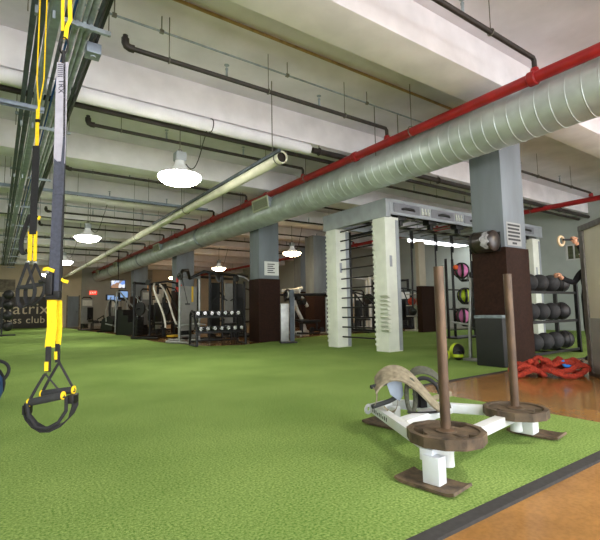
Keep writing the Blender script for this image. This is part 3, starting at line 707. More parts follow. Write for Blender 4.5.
MB().tube(bez([(-.02, 0, .38), (.05, -.02, .46), (.2, -.05, .46), (.3, -.08, .38), (.2, -.07, .25)], 14), .016, 8).build('handle', 'webbing_black', bb)

# ------------------------------------------------------------------ right foreground group
b = thing('plyo_box', 'dark box with worn grey blue top edge against the nearest column', 'box', (6.07, 3.73, 0))
MB().box(-.115, .115, -.22, .22, 0, .72, .02).build('body', 'box_black', b)
MB().box(-.121, .121, -.226, .226, .70, .745, .012).build('top_edge', 'tape_greyblue', b)
p = thing('boxing_pad', 'dark brown rolled boxing pad strapped to the nearest column', 'boxing pad', (6.27, 3.82, 1.86))
MB().lathe([(.02, -.2), (.13, -.195), (.16, -.17), (.16, .16), (.13, .18), (.02, .185)], 32, (-.165, 0, 0), 'y').build('pad', 'pad_brown', p)
MB().lathe([(.158, .1), (.164, .11), (.164, .14), (.158, .15)], 32, (-.165, 0, 0), 'y', cap=False).build('band', 'black_vinyl', p)
patch = []
for i in range(9):
    a = R(125 + 13*i); rr = .163
    patch.append((-.165+rr*math.cos(a), -.10 + .02*math.sin(i*2.3), rr*math.sin(a)))
MB().ribbon(patch, [(0, .05+.08*math.sin(PI*i/8), 0) for i in range(9)], .006).build('torn_patch', 'pad_patch', p)
MB().box(-.03, .0, -.18, .22, -.15, .15, .01).build('backing_plate', 'black_metal', p)
# medicine ball rack
rk = thing('ball_rack', 'black three tier rack of medicine balls beside the nearest column', 'rack', (8.0, 3.98, 0))
for x in (-.98, .98):
    b = MB().box(x-.03, x+.03, -.22, -.16, 0, 1.32, .004).box(x-.03, x+.03, .16, .22, 0, 1.32, .004).box(x-.03, x+.03, -.22, .22, 0, .05, .004)
    b.build('upright', 'black_metal', rk)
for z in (.06, .59, 1.10):
    b = MB().box(-.98, .98, -.2, -.16, z-.02, z+.025, .004).box(-.98, .98, .14, .18, z+.03, z+.075, .004)
    for x in (-.5, 0, .5): b.box(x-.015, x+.015, -.18, .16, z-.005, z+.02)
    b.build('shelf', 'black_metal', rk)
first = None
names = {0: 'bottom', 1: 'middle', 2: 'top'}
pos = ['leftmost visible', 'second from the left', 'third from the left', 'fourth from the left', 'rightmost']
xs = [(7.3, 7.68, 8.05, 8.42, 8.8), (7.28, 7.62, 7.98, 8.36, 8.76), (7.26, 7.62, 8.0, 8.4, 8.78)]
for r_ in range(3):
    for c_ in range(5):
        z = (.085, .615, 1.125)[r_] + .155
        l = '%s medicine ball, %s on the %s shelf of the black rack' % ('black strapped' if c_ == 4 else 'dark grey', pos[c_], names[r_])
        if first is None:
            first = MB().sphere((0, 0, 0), .155, 26).build('medicine_ball', 'ball_grey', None, (xs[r_][c_], 3.97, z)); tag(first, l, 'medicine ball', 'medicine balls on the three tier rack'); o = first
        elif c_ == 4:
            o = thing('medicine_ball', l, 'medicine ball', (xs[r_][c_], 3.97, z), .4*r_, 'medicine balls on the three tier rack')
            MB().sphere((0, 0, 0), .155, 24).build('body', 'ball_black', o)
            for q in (0, PI/3, -PI/3):
                MB().tube([(.157*math.cos(a)*math.cos(q), .157*math.cos(a)*math.sin(q), .157*math.sin(a)) for a in [2*PI*i/28 for i in range(28)]], .008, 6, closed=True).build('strap', 'webbing_black', o)
        else: o = dup(first, (xs[r_][c_], 3.97, z), None, l)
        o.rotation_euler = (random.random()*3, random.random()*3, random.random()*3) if o.type == 'MESH' else o.rotation_euler
# battle rope
rp = thing('battle_rope', 'heap of thick red battle rope on the brown floor by the ball rack', 'rope', (5.75, 2.78, -.012))
pts = []
for lp in range(6):
    c = [(-.24, .17), (-.19, .17), (.1, -.09), (.14, -.12), (.1, -.08), (-.05, .02)][lp]
    ra = [.2, .17, .28, .26, .21, .15][lp]; rb = [.14, .12, .2, .17, .14, .1][lp]
    zz = [.03, .075, .03, .08, .125, .15][lp]
    for i in range(18):
        a = 2*PI*i/18 + lp*.8
        # loops lie wide across the view
        lx = ra*math.cos(a); ly = rb*math.sin(a)
        pts.append((c[0] + lx*CR.x - ly*CR.y + random.uniform(-.012, .012), c[1] + lx*CR.y + ly*CR.x + random.uniform(-.012, .012), zz + .035 + .035*math.sin(3*a + 1.7*lp)))
sm = []
for i in range(len(pts)-1):
    p0, p1, p2, p3 = [Vector(pts[max(0, min(len(pts)-1, i+j))]) for j in (-1, 0, 1, 2)]
    for s in (0, .34, .67): sm.append(.5*((2*p1) + (p2-p0)*s + (2*p0-5*p1+4*p2-p3)*s*s + (3*p1-p0-3*p2+p3)*s**3))
def rope_mesh(pts, r, lay=.1, closed=False):
    b_ = MB(); sg = 18; n = len(pts); rings = []; up = Vector((0, 0, 1)); dist = 0
    for i, p in enumerate(pts):
        d_ = pts[(i+1) % n] - pts[i-1] if closed else pts[min(i+1, n-1)] - pts[max(i-1, 0)]
        d_.normalize(); x_ = d_.cross(up).normalized(); up = x_.cross(d_).normalized()
        if i: dist += (pts[i]-pts[i-1]).length
        ph = 2*PI*dist/(3*lay)
        rings.append([b_.bm.verts.new(p + r*(.68 + .38*abs(math.cos(1.5*(2*PI*q/sg) + 1.5*ph)))*(x_*math.cos(2*PI*q/sg) + up*math.sin(2*PI*q/sg))) for q in range(sg)])
    for i in range(n if closed else n-1):
        A_, B_ = rings[i], rings[(i+1) % n]
        for q in range(sg): b_.bm.faces.new((A_[q], A_[(q+1) % sg], B_[(q+1) % sg], B_[q]))
    if not closed: b_.bm.faces.new(rings[0][::-1]); b_.bm.faces.new(rings[-1])
    return b_
def resample(pts, step):
    out = [pts[0]]; acc = 0
    for a_, c_ in zip(pts, pts[1:]):
        L = (c_-a_).length; pos_ = step-acc
        while pos_ < L: out.append(a_.lerp(c_, pos_/L)); pos_ += step
        acc = (acc+L) % step
    return out
rope_mesh(resample(sm, .018), .033).build('rope', 'rope_red', rp)
knot = [Vector((-.22, .17, .12)) + Vector((.075*math.sin(3*a+.4)+.03*math.sin(a), .06*math.cos(2*a), .055*math.sin(a)+.02)) for a in [2*PI*i/120 for i in range(121)]]
rope_mesh(resample(knot, .018), .032).build('knot', 'rope_red', rp)
e0 = Vector((.05, -.2, .165))
MB().tube([e0 + CR*-.09 + Vector((0, 0, .05)), e0 + CR*-.065, e0 + CR*-.05 + Vector((0, 0, -.02))], .026, 12).build('end_cap', 'rope_blue', rp)
MB().tube([e0 + CR*-.055 + Vector((0, 0, -.02)), e0 + CR*.0 + Vector((0, 0, -.015)), e0 + CR*.045], .026, 12).build('end_cap', 'rope_blue', rp)
# standing board
bx, by = 6.19, 2.47
bd = thing('standing_board', 'tall cream board in a grey steel frame at the right edge', 'board', (bx, by, -.012), math.atan2(-.70, -.71))
# local x runs from the far edge towards the entrance
BW, BH = 1.25, 1.88
MB().box(0, BW, -.03, .03, 0.03, BH-.02, .004).build('panel', 'board_face', bd)
for x0, x1, nm in ((-.035, .075, 'frame_post'), (BW-.03, BW+.035, 'frame_post')):
    MB().box(x0, x1, -.05, .05, 0, BH, .005).build(nm, 'board_frame', bd)
MB().box(-.035, BW+.035, -.055, .055, BH-.05, BH+.02, .006).build('frame_rail', 'board_frame', bd)
MB().box(-.035, BW+.035, -.05, .05, .0, .05, .006).build('frame_rail', 'board_frame', bd)
MB().box(.035, BW-.03, -.038, -.028, .05, .72, .003).build('lower_panel', 'shroud', bd)
tA = text_mesh('lettering', 'A', .26, 'ink', bd, .002); tA.location = (.60, -.033, 1.19); tA.rotation_euler = (PI/2, 0, 0)
# ------------------------------------------------------------------ training gantry
g = thing('training_gantry', 'large pale training gantry with posts, wall bars and long header on turf', 'training rig', (6.45, 6.2, 0))
GX, GY = 6.25, 1.98
def gpost(x, y, steps=False):
    b = MB().box(x, x+.4, y, y+.36, 0, 2.76, .012)
    b.box(x+.4, x+.42, y+.02, y+.34, .0, 2.7, .004)
    o = b.build('post', 'gantry_white', g)
    c = MB()
    for i in range(26): c.box(x-.012, x+.01, y+.30, y+.375, .12+.1*i, .165+.1*i, .004)
    c.build('notch_strip', 'gantry_white', o)
    MB().box(x+.1, x+.17, y-.006, y, 1.72, 1.95, .003).build('post_plate', 'gantry_grey', o)
    MB().box(x+.3, x+.40, y-.008, y, 0.02, 2.7, .003).build('post_channel', 'gantry_grey', o)
    return o
p0 = gpost(0, 0); gpost(0, GY-.4); gpost(GX-.42, 0); gpost(GX-.42, GY-.4)
for i in range(9):
    z = .40+.086*i
    MB().prism([(-.10, z+.045), (0.02, z+.06), (0.02, z-.01), (-.06, z+.012)], -.07, .13, 'y').build('foot_step', 'gantry_white', g)
MB().box(-.02, .12, -.06, GY+.04, 2.74, 3.12, .012).build('end_header', 'gantry_grey', g)
MB().box(.12, GX+.05, -.05, .06, 2.82, 3.10, .012).build('front_header', 'gantry_grey', g)
MB().box(.12, GX+.05, GY-.08, GY+.03, 2.82, 3.10, .012).build('rear_header', 'gantry_grey', g)
MB().box(GX-.1, GX+.05, .06, GY-.08, 2.78, 3.1, .012).build('end_header', 'gantry_grey', g)
MB().box(.12, GX+.05, -.055, -.045, 3.06, 3.12).box(.12, GX+.05, -.055, -.045, 2.80, 2.84).build('header_lip', 'gantry_grey', g)
for i in range(5):
    x0 = .22+1.2*i
    pn = MB().box(x0, x0+.8, -.062, -.05, 2.86, 3.05, .003).build('header_panel', 'gantry_panel', g)
    hx = x0+.42
    MB().tube([(hx-.2, -.075, 2.93), (hx-.12, -.1, 2.945), (hx+.12, -.1, 2.945), (hx+.2, -.075, 2.93)], [.02, .03, .03, .02], 10).build('pull_handle', 'black_vinyl', pn)
    if i < 4:
        mk = MB()
        for q, (a, b_) in enumerate(((0, .06), (.1, .16), (.2, .26))):
            xx = x0+.87
            mk.box(xx+a, xx+a+.02, -.066, -.05, 2.88, 3.03).box(xx+a, xx+b_, -.066, -.05, 2.88, 2.9)
            mk.box(xx+b_-.02, xx+b_, -.066, -.05, 2.88, 2.95).box(xx+a, xx+b_, -.066, -.05, 2.94, 2.96)
        mk.build('header_mark', 'gantry_white', g)
# wall bars
for i in range(12):
    z = .24+.222*i
    MB().cyl((.15, .34, z), (.15, GY-.38, z), .017, 12).build('rung', 'black_metal', g)
# inner ladder uprights and cross bars
for (x, y) in ((.7, .62), (.62, GY-.2)):
    MB().box(x-.02, x+.02, y-.02, y+.02, 0.35, 2.75, .004).build('inner_upright', 'black_metal', g)
MB().box(.62, .7, .6, GY-.18, 2.62, 2.67).box(.62, .7, .6, GY-.18, .36, .4).build('inner_rail', 'black_metal', g)
for i in range(11):
    x = .9+.5*i
    MB().cyl((x, .06, 2.9), (x, GY-.08, 2.9), .018, 10).build('monkey_bar', 'steel_grey', g)
for y in (.5, 1.5):
    MB().box(.12, GX, y-.03, y+.03, 2.93, 2.99, .004).build('long_rail', 'black_metal', g)
for i in range(6):
    x = .55+1.0*i
    MB().box(x-.14, x+.14, .02, .2, 2.72, 2.83, .02).box(x-.05, x+.05, .05, .15, 2.62, 2.74, .01).build('trolley', 'black_metal', g)
st = None
for i, (x, l) in enumerate(((7.62, 'black hanging strap just right of the near gantry post'), (8.46, 'black hanging strap behind the nearer sled post under gantry'), (9.07, 'black hanging strap third from the near gantry post'), (9.84, 'black hanging strap beside the boxing pad under the gantry'))):
    if st is None:
        st = thing('hanging_strap', l, 'strap', (x, 6.55, 2.62), 0, 'straps hanging under the gantry')
        MB().ribbon([(0, 0, 0), (.012, .0, -.5), (.0, 0, -1.2), (-.02, 0, -1.75)], (.045, .0, 0), .012).build('webbing', 'webbing_black', st)
        MB().tube([(0, -.04, -.02), (0, -.06, -.25), (.02, -.03, -.42)], .02, 8).build('cord', 'webbing_black', st)
        MB().tube([(-.08, 0, -1.8), (.05, 0, -1.8)], .018, 10).tube([(-.08, 0, -1.8), (-.02, 0, -1.7), (.05, 0, -1.8)], .008, 6).build('grip', 'foam_grip', st)
    else: dup(st, (x, 6.55, 2.62), None, l)

# pink and green balls in a net rack behind the gantry straps
nr = thing('net_ball_rack', 'black upright rack with slung nets left of the nearest column', 'rack', (10.95, 7.75, 0))
for x in (-.5, -.2, .75):
    MB().box(x-.022, x+.022, -.03, .03, 0, 2.25, .004).build('upright', 'black_metal', nr)
for z in (.22, .8, 1.35): MB().box(-.52, .77, -.02, .02, z, z+.035).build('cross_bar', 'black_metal', nr)
MB().box(-.54, .8, -.3, .3, 0, .04, .004).build('base', 'black_metal', nr)
for z in (.36, 1.0, 1.66):
    b = MB()
    for k_ in range(5):
        a0 = -.22+.11*k_
        b.tube(arc((.25, a0*.4-.1, z+.22), .27, PI*1.02, PI*1.98, 12, 'xz', .26), .012, 6)
    b.build('net', 'webbing_black', nr)
for (x, z, r_, m, l) in ((10.98, 1.92, .2, 'ball_pink', 'pink ball in the top net left of the nearest column'), (11.1, 1.2, .2, 'ball_green', 'lime green ball in the middle net of the black rack'), (10.95, .62, .2, 'ball_pink', 'pink ball in the lowest net of the black rack')):
    t = thing('medicine_ball', l, 'medicine ball', (x, 7.62, z), .5)
    MB().sphere((0, 0, 0), r_, 22).build('body', m, t)
    for q in (.3, 1.4, 2.5):
        MB().tube([((r_+.004)*math.cos(a)*math.cos(q), (r_+.004)*math.cos(a)*math.sin(q), (r_+.004)*math.sin(a)) for a in [2*PI*i/24 for i in range(24)]], .034, 8, closed=True).build('panel', 'ball_black', t)
tag(MB().sphere((0, 0, 0), .07, 14).build('massage_ball', 'ball_orange', None, (10.62, 7.55, 2.0)), 'small orange ball beside the pink ball in the top net', 'ball')
nb = nr
MB().box(-.36, -.3, -.24, -.1, 1.9, 1.93).build('ball_cup', 'black_metal', nr)
lf = thing('leaning_frame', 'grey tubular frame standing on turf left of the nearest column', 'frame', (6.39, 4.33, 0))
MB().tube([(-.02, 0, .05), (.0, .0, .5), (.06, -.03, 1.35)], .028, 12).build('leg', 'steel_grey', lf)
MB().box(-.06, .12, -.2, .12, 0, .035, .006).build('foot', 'steel_grey', lf)
MB().tube([(.01, .0, .58), (.05, .38, .62)], .018, 10).build('brace', 'steel_grey', lf)
for i, (x, y, r_, l) in enumerate(((6.18, 4.68, .085, 'small black and lime ball on turf, leftmost by grey frame'), (6.28, 4.5, .08, 'small lime banded ball on turf, nearest the grey frame foot'), (6.47, 4.66, .13, 'larger black and lime ball on turf beside the grey frame'))):
    t = thing('medicine_ball', l, 'medicine ball', (x, y, r_), .7*i, 'lime banded balls on the turf')
    MB().sphere((0, 0, 0), r_, 20).build('body', 'ball_black', t)
    MB().lathe([(r_*1.0, -r_*.3), (r_*1.06, 0), (r_*1.0, r_*.3)], 20, ax='x' if i != 1 else 'z', cap=False).build('band', 'ball_green', t)
# stand of red balls in the back
rs = thing('ball_stand', 'white ball stand with three tiers behind the gantry', 'ball rack', (13.25, 11.3, 0))
MB().box(-.3, .3, -.3, .3, 0, .05, .01).box(-.04, .04, -.04, .04, .05, 1.45).build('post', 'steel_white', rs)
for z in (.55, .95, 1.38): MB().box(-.34, .34, -.16, .16, z, z+.03, .01).build('tier', 'steel_white', rs)
fb = None
for (x, z, m, l) in ((-.18, 1.13, 'ball_red', 'red ball at left on the middle tier of the white stand'), (.17, 1.13, 'ball_orange', 'orange ball at right on the middle tier of the white stand'), (-.15, .73, 'ball_black', 'black ball on the bottom tier of the white stand')):
    tag(MB().sphere((0, 0, 0), .15, 18).build('medicine_ball', m, None, (13.25+x, 11.3, z)), l, 'medicine ball')

# ------------------------------------------------------------------ machines
def mloc(o): return o
def bars(name, parent, m, segs, r=.03, seg=10):
    b = MB()
    for s in segs:
        if len(s) == 2: b.cyl(s[0], s[1], r, seg)
        else: b.tube(s, r, seg)
    return b.build(name, m, parent)
def stack(parent, x, y, z0, n=14, w=.28):
    b = MB()
    for i in range(n): b.box(x-w/2, x+w/2, y-.06, y+.06, z0+.045*i, z0+.045*i+.038, .003)
    s = b.build('weight_stack', 'black_metal', parent)
    bars('guide_rod', s, 'chrome', [((x-.09, y, z0), (x-.09, y, z0+1.35)), ((x+.09, y, z0), (x+.09, y, z0+1.35))], .01, 8)
    return s
def seat(parent, x, y, z, back=True, s=1):
    MB().box(x-.17, x+.17, y-.2, y+.2, z, z+.07, .02).build('seat', 'black_vinyl', parent)
    bars('seat_post', parent, 'black_metal', [((x, y, 0.04), (x, y, z))], .035)
    if back: MB().box(x-.16, x+.16, y+.2*s, y+.27*s, z+.1, z+.75, .02).build('backrest', 'black_vinyl', parent)
def selector(x, y, rz, label, col='shroud', w=.55, h=1.62, arm='press', grp=None):
    t = thing('weight_machine', label, 'exercise machine', (x, y, 0), rz, grp)
    bars('frame', t, 'black_metal', [((-.4, -.55, .04), (-.4, .5, .04)), ((.4, -.55, .04), (.4, .5, .04)), ((-.4, -.5, .04), (.4, -.5, .04)), ((-.4, .45, .04), (.4, .45, .04)), [(-.3, .4, .04), (-.3, .4, h-.05), (-.2, .4, h+.03), (.2, .4, h+.03), (.3, .4, h-.05), (.3, .4, .04)]], .035)
    MB().box(-w/2, w/2, .36, .40, .35, h-.05, .015).build('shroud', col, t)
    MB().box(-w/2+.06, w/2-.06, .352, .36, h-.42, h-.12, .005).build('placard', 'steel_white', t)
    stack(t, 0, .5, .1)
    seat(t, 0, -.12, .45)
    if arm == 'press':
        for s in (-1, 1):
            bars('press_arm', t, 'black_metal', [[(s*.12, .3, h), (s*.34, .0, h-.1), (s*.38, -.42, .95), (s*.2, -.5, .93)]], .028)
            bars('grip', t, 'foam_grip', [((s*.2, -.5, .93), (s*.06, -.5, .93))], .024)
    else:
        for s in (-1, 1):
            bars('curl_arm', t, 'black_metal', [[(s*.3, -.05, .55), (s*.42, -.4, .75), (s*.3, -.6, .42)]], .028)
            bars('roller_pad', t, 'foam_grip', [((s*.3, -.6, .42), (s*.05, -.6, .42))], .06, 14)
    return t
selector(4.15, 25.2, .5, 'grey shrouded machine standing nearest the far wall below exit sign', 'shroud', .7, 1.7, 'curl')
selector(7.6, 16.6, 1.2, 'weight machine partly hidden behind the red triangle column', 'shroud_tan', .6, 1.7, 'press')
selector(6.6, 21.2, .7, 'dark shrouded weight machine right of the stair climber', 'black_metal', .6, 1.6, 'press')
selector(5.35, 16.1, .8, 'tall dark shrouded machine behind the curved arm machine', 'black_metal', .62, 1.85, 'press')
selector(5.5, 18.9, .5, 'weight machine with pale shroud left of the red triangle column', 'shroud', .6, 1.85, 'curl')
selector(7.3, 14.2, .2, 'dark machine between the multi station and the notice column', 'black_metal', .6, 1.75, 'press')
selector(6.9, 25.8, .6, 'far dark machine standing under the orange screen', 'black_metal', .6, 1.8, 'press')
selector(5.3, 24.0, .4, 'dark machine next to the farthest grey column', 'shroud', .6, 1.6, 'press')
# stair climber / elliptical with screen
def elliptical(x, y, rz, label):
    t = thing('elliptical_trainer', label, 'exercise machine', (x, y, 0), rz)
    bars('base_frame', t, 'black_metal', [((-.3, -.8, .05), (.3, -.8, .05)), ((0, -.8, .06), (0, .8, .08)), ((-.32, .8, .05), (.32, .8, .05))], .045)
    MB().prism([(-.75, .1), (.0, .1), (.1, .55), (-.2, .75), (-.65, .6)], -.2, .2, 'x').build('drive_cover', 'black_vinyl', t)
    bars('console_mast', t, 'black_metal', [[(0, -.35, .6), (0, -.42, 1.1), (0, -.36, 1.5)]], .05)
    c = MB().box(-.22, .22, -.42, -.34, 1.45, 1.72, .02).build('console', 'black_vinyl', t)
    MB().box(-.18, .18, -.345, -.335, 1.49, 1.68, .004).build('screen', 'screen', c)
    for s in (-1, 1):
        bars('moving_handle', t, 'steel_grey', [[(s*.26, -.3, .5), (s*.3, -.28, 1.0), (s*.28, -.15, 1.35), (s*.24, -.02, 1.6)]], .022)
        bars('pedal_arm', t, 'steel_grey', [((s*.2, -.4, .4), (s*.18, .7, .22))], .03)
        MB().box(s*.18-.09, s*.18+.09, .1, .5, .3, .34, .015).build('pedal', 'black_rubber', t)
    return t
elliptical(4.45, 21.0, PI+.5, 'dark elliptical trainer with moving handles left of the far column')
elliptical(5.1, 22.6, PI+.5, 'elliptical trainer standing behind the dark elliptical near far column')
# stair climber
sc = thing('stair_climber', 'black stair climber with sloping handrails left of the curved arm machine', 'exercise machine', (4.55, 18.3, 0), .6)
MB().prism([(-.5, .0), (.6, .0), (.6, 1.0), (.25, 1.0), (.25, .78), (0, .78), (0, .5), (-.25, .5), (-.25, .25), (-.5, .25)], -.3, .3, 'x').build('step_body', 'black_vinyl', sc)
for s in (-1, 1):
    bars('handrail', sc, 'steel_grey', [[(s*.34, -.55, .9), (s*.34, -.1, 1.25), (s*.34, .4, 1.72), (s*.3, .6, 1.72), (s*.34, .6, .1)]], .026)
c = MB().box(-.25, .25, .5, .58, 1.4, 1.8, .02).build('console', 'black_vinyl', sc)
MB().box(-.2, .2, .49, .5, 1.5, 1.75).build('screen', 'screen', c)
# plate loaded machine with curved pale arms
cm = thing('lever_machine', 'plate loaded machine with pale curved arms in front of red sign column', 'exercise machine', (4.6, 14.9, 0), .5)
bars('frame', cm, 'black_metal', [((-.7, -.6, .05), (-.7, .6, .05)), ((.7, -.6, .05), (.7, .6, .05)), ((-.7, .5, .05), (.7, .5, .05)), ((0, .5, .05), (0, .5, 1.9)), ((-.75, .5, 1.85), (.75, .5, 1.85)), ((-.7, .5, .05), (-.7, .5, 1.9)), ((.7, .5, .05), (.7, .5, 1.9))], .04)
for s in (-1, 1):
    bars('curved_arm', cm, 'steel_white', [bez([(s*.12, .2, 1.85), (s*.45, .0, 1.5), (s*.05, -.3, .9), (s*.3, -.5, .35)], 14)], .032)
    bars('grip', cm, 'foam_grip', [((s*.3, -.5, .35), (s*.52, -.52, .38))], .026)
    MB().cyl((s*.55, .35, 1.0), (s*.62, .35, 1.0), .22, 28).cyl((s*.5, .35, 1.0), (s*.75, .35, 1.0), .03, 12).build('loaded_plate', 'black_rubber', cm)
    bars('pulley_arm', cm, 'black_metal', [[(s*.1, .5, 1.88), (s*.4, .1, 1.95), (s*.7, -.1, 1.88)]], .035)
    MB().lathe([(.03, -.02), (.09, -.02), (.075, 0), (.09, .02), (.03, .02)], 20, (s*.7, -.1, 1.84), 'x').build('pulley', 'black_vinyl', cm)
seat(cm, 0, -.1, .45); stack(cm, -.42, .55, .1)
MB().box(.2, .5, .42, .46, .3, 1.5, .01).build('shroud', 'steel_grey', cm)
MB().box(-.2, .15, -.75, -.45, .06, .12, .02).build('foot_pad', 'yellow_paint', cm)
# low rower in front
rw = thing('rowing_bench', 'low bench machine with bent grey frame on brown floor', 'exercise machine', (4.9, 13.5, 0), .9)
bars('frame', rw, 'steel_grey', [[(-.7, 0, .05), (.5, 0, .06), (.62, 0, .12), (.72, 0, .5), (.78, 0, 1.1)], ((-.7, -.25, .04), (-.7, .25, .04)), ((.5, -.25, .04), (.5, .25, .04))], .04)
MB().box(-.55, .0, -.14, .14, .42, .49, .02).build('seat', 'black_vinyl', rw)
bars('seat_post', rw, 'black_metal', [((-.3, 0, .06), (-.3, 0, .42))], .03)
MB().box(.52, .64, -.2, .2, .55, .95, .02).build('chest_pad', 'black_vinyl', rw)
# cable tower with frosted shroud
ct = thing('cable_tower', 'cable tower with pale shroud and black top arms left of dumbbell rack', 'exercise machine', (4.55, 11.9, 0), .35)
bars('frame', ct, 'steel_grey', [((-.36, .1, .04), (-.36, .1, 1.9)), ((.36, .1, .04), (.36, .1, 1.9)), ((-.36, .1, 1.85), (.36, .1, 1.85)), ((-.4, -.3, .04), (-.4, .6, .04)), ((.4, -.3, .04), (.4, .6, .04)), ((-.36, .1, .2), (.36, .1, .2))], .035)
MB().box(-.28, .28, .12, .15, .35, 1.6, .01).build('shroud', 'shroud', ct)
MB().box(.08, .14, .105, .12, 1.15, 1.6).build('stripe', 'yellow_paint', ct)
stack(ct, 0, .3, .1)
for s in (-1, 1):
    bars('top_arm', ct, 'black_metal', [[(0, .1, 1.82), (s*.3, -.15, 2.02), (s*.6, -.3, 1.98), (s*.75, -.35, 1.8)]], .045)
    MB().lathe([(.03, -.025), (.1, -.025), (.085, 0), (.1, .025), (.03, .025)], 20, (s*.72, -.35, 1.82), 'x').build('pulley', 'black_vinyl', ct)
    bars('cable', ct, 'black_rubber', [((s*.72, -.42, 1.8), (s*.5, -.4, 1.1))], .008, 6)
    bars('handle', ct, 'foam_grip', [((s*.5-.07, -.4, 1.08), (s*.5+.07, -.4, 1.08))], .02)
bars('low_arm', ct, 'steel_grey', [[(-.36, .05, .5), (-.1, -.3, .55), (.1, -.45, .5)]], .025)
# multi station
ms = thing('multi_station', 'black multi station cable machine standing behind the dumbbell rack', 'exercise machine', (6.05, 12.6, 0), .3)
bars('frame', ms, 'black_metal', [((-.8, 0, .04), (-.8, 0, 2.05)), ((-.3, 0, .04), (-.3, 0, 2.05)), ((.2, 0, .04), (.2, 0, 2.05)), ((.75, .1, .04), (.75, .1, 1.85)), ((-.85, 0, 2.02), (.8, 0, 2.02)), ((-.8, -.5, .04), (-.8, .6, .04)), ((.75, -.5, .04), (.75, .6, .04)), ((-.8, .55, .04), (.75, .55, .04)), ((-.8, .55, .04), (-.8, .55, 1.95)), ((.75, .55, .04), (.75, .55, 1.95)), ((-.8, .55, 1.95), (.75, .55, 1.95))], .042)
for (x, m) in ((-.55, 'black_vinyl'), (.0, 'shroud'), (.47, 'black_vinyl')): MB().box(x-.17, x+.17, .02, .05, .35, 1.75, .01).build('shroud', m, ms)
for x in (-.55, 0, .47): stack(ms, x, .2, .1, 12, .24)
bars('curved_rail', ms, 'steel_grey', [bez([(.3, -.05, 2.0), (.75, -.2, 2.0), (.95, -.3, 1.5), (.95, -.3, .9)], 12)], .03)
for s in (-.55, .2):
    MB().lathe([(.03, -.025), (.1, -.025), (.085, 0), (.1, .025), (.03, .025)], 20, (s, -.1, 1.9), 'x').build('pulley', 'black_vinyl', ms)
    bars('cable', ms, 'black_rubber', [((s, -.16, 1.9), (s, -.16, 1.3))], .008, 6)
    bars('bar_handle', ms, 'foam_grip', [[(s-.3, -.16, 1.2), (s-.1, -.16, 1.3), (s+.1, -.16, 1.3), (s+.3, -.16, 1.2)]], .018)
seat(ms, -.3, -.4, .45, False)
# dumbbell rack
dr_ = thing('dumbbell_rack', 'black two tier dumbbell rack left of the notice column', 'rack', (4.72, 10.55, 0), -.06)
for x in (-.64, .66):
    bars('side_frame', dr_, 'black_metal', [[(x, -.3, .02), (x, -.28, .45), (x, -.05, .8), (x, .1, .88), (x, .22, .8), (x, .25, .02)]], .032)
bars('brace', dr_, 'black_metal', [((-.64, .2, .12), (.66, .2, .12)), ((-.64, -.3, .04), (-.64, .25, .04)), ((.66, -.3, .04), (.66, .25, .04))], .025)
rt = Matrix.Rotation(R(28), 3, 'X')
for (y, z) in ((-.16, .36), (.04, .74)):
    b = MB().box(-.64, .66, y-.17, y-.12, z-.03, z+.01, .004).box(-.64, .66, y+.1, y+.15, z-.01, z+.03, .004); b.build('shelf', 'black_metal', dr_)
db = None
rn = {0: 'lower', 1: 'upper'}
on = ['leftmost', 'second', 'third', 'fourth', 'fifth', 'sixth', 'rightmost']
for r_ in range(2):
    for i in range(7):
        l = '%s chrome ended dumbbell on the %s tier of the dumbbell rack' % (on[i] if i in (0, 6) else on[i] + ' from left', rn[r_])
        loc = (4.15 + .185*i, (10.42, 10.6)[r_], (.45, .83)[r_])
        if db is None:
            db = thing('dumbbell', l, 'dumbbell', loc, -.06, 'dumbbells on the two tier rack')
            MB().cyl((0, -.1, 0), (0, .1, 0), .016, 10).build('handle', 'chrome', db)
            for s in (-1, 1):
                MB().lathe([(.03, -.05), (.055, -.045), (.062, 0), (.055, .045), (.03, .05)], 18, (0, s*.135, 0), 'y').build('head', 'black_rubber', db)
                MB().lathe([(.048, -.004), (.048, .006), (.02, .008)], 18, (0, s*.188, 0) if s > 0 else (0, -.192, 0), 'y').build('end_cap', 'chrome', db)
        else: dup(db, loc, None, l)
# right of notice column: lat upright, barbell stand, bench, white machine
lu = thing('cable_upright', 'slim grey green cable upright just right of the notice column', 'exercise machine', (6.47, 9.9, 0), -.4)
MB().box(-.2, .02, -.05, .05, .04, 1.05, .01).build('weight_shroud', 'steel_grey', lu)
MB().box(.05, .17, -.05, .05, .04, 1.42, .01).build('upright', 'galv_dark', lu)
MB().box(-.22, .22, -.22, .22, 0, .04, .008).build('base', 'black_metal', lu)
MB().lathe([(.03, -.025), (.11, -.025), (.095, 0), (.11, .025), (.03, .025)], 20, (-.08, -.08, 1.2), 'x').build('pulley', 'black_vinyl', lu)
bars('arm', lu, 'black_metal', [[(.1, 0, 1.38), (-.02, -.06, 1.42), (-.12, -.08, 1.3)]], .03)
bs = thing('barbell_stand', 'black squat stand uprights between the notice column and gantry', 'rack', (8.9, 12.1, 0), 0)
for x in (-.75, .62):
    bars('upright', bs, 'steel_grey', [((x, 0, .03), (x, 0, 1.5)), ((x, -.4, .04), (x, .4, .04))], .035)
    MB().box(x-.04, x+.04, -.12, 0, 1.30, 1.33).box(x-.04, x+.04, -.12, -.1, 1.3, 1.4).build('bar_hook', 'black_metal', bs)
bars('cross_brace', bs, 'black_metal', [((-.75, .35, .05), (.62, .35, .05))], .03)
br = thing('barbell', 'black barbell resting on the stand left of the gantry', 'barbell', (8.7, 12.02, 1.385), 0)
MB().cyl((-1.1, 0, 0), (1.1, 0, 0), .05, 12).build('bar', 'black_metal', br)
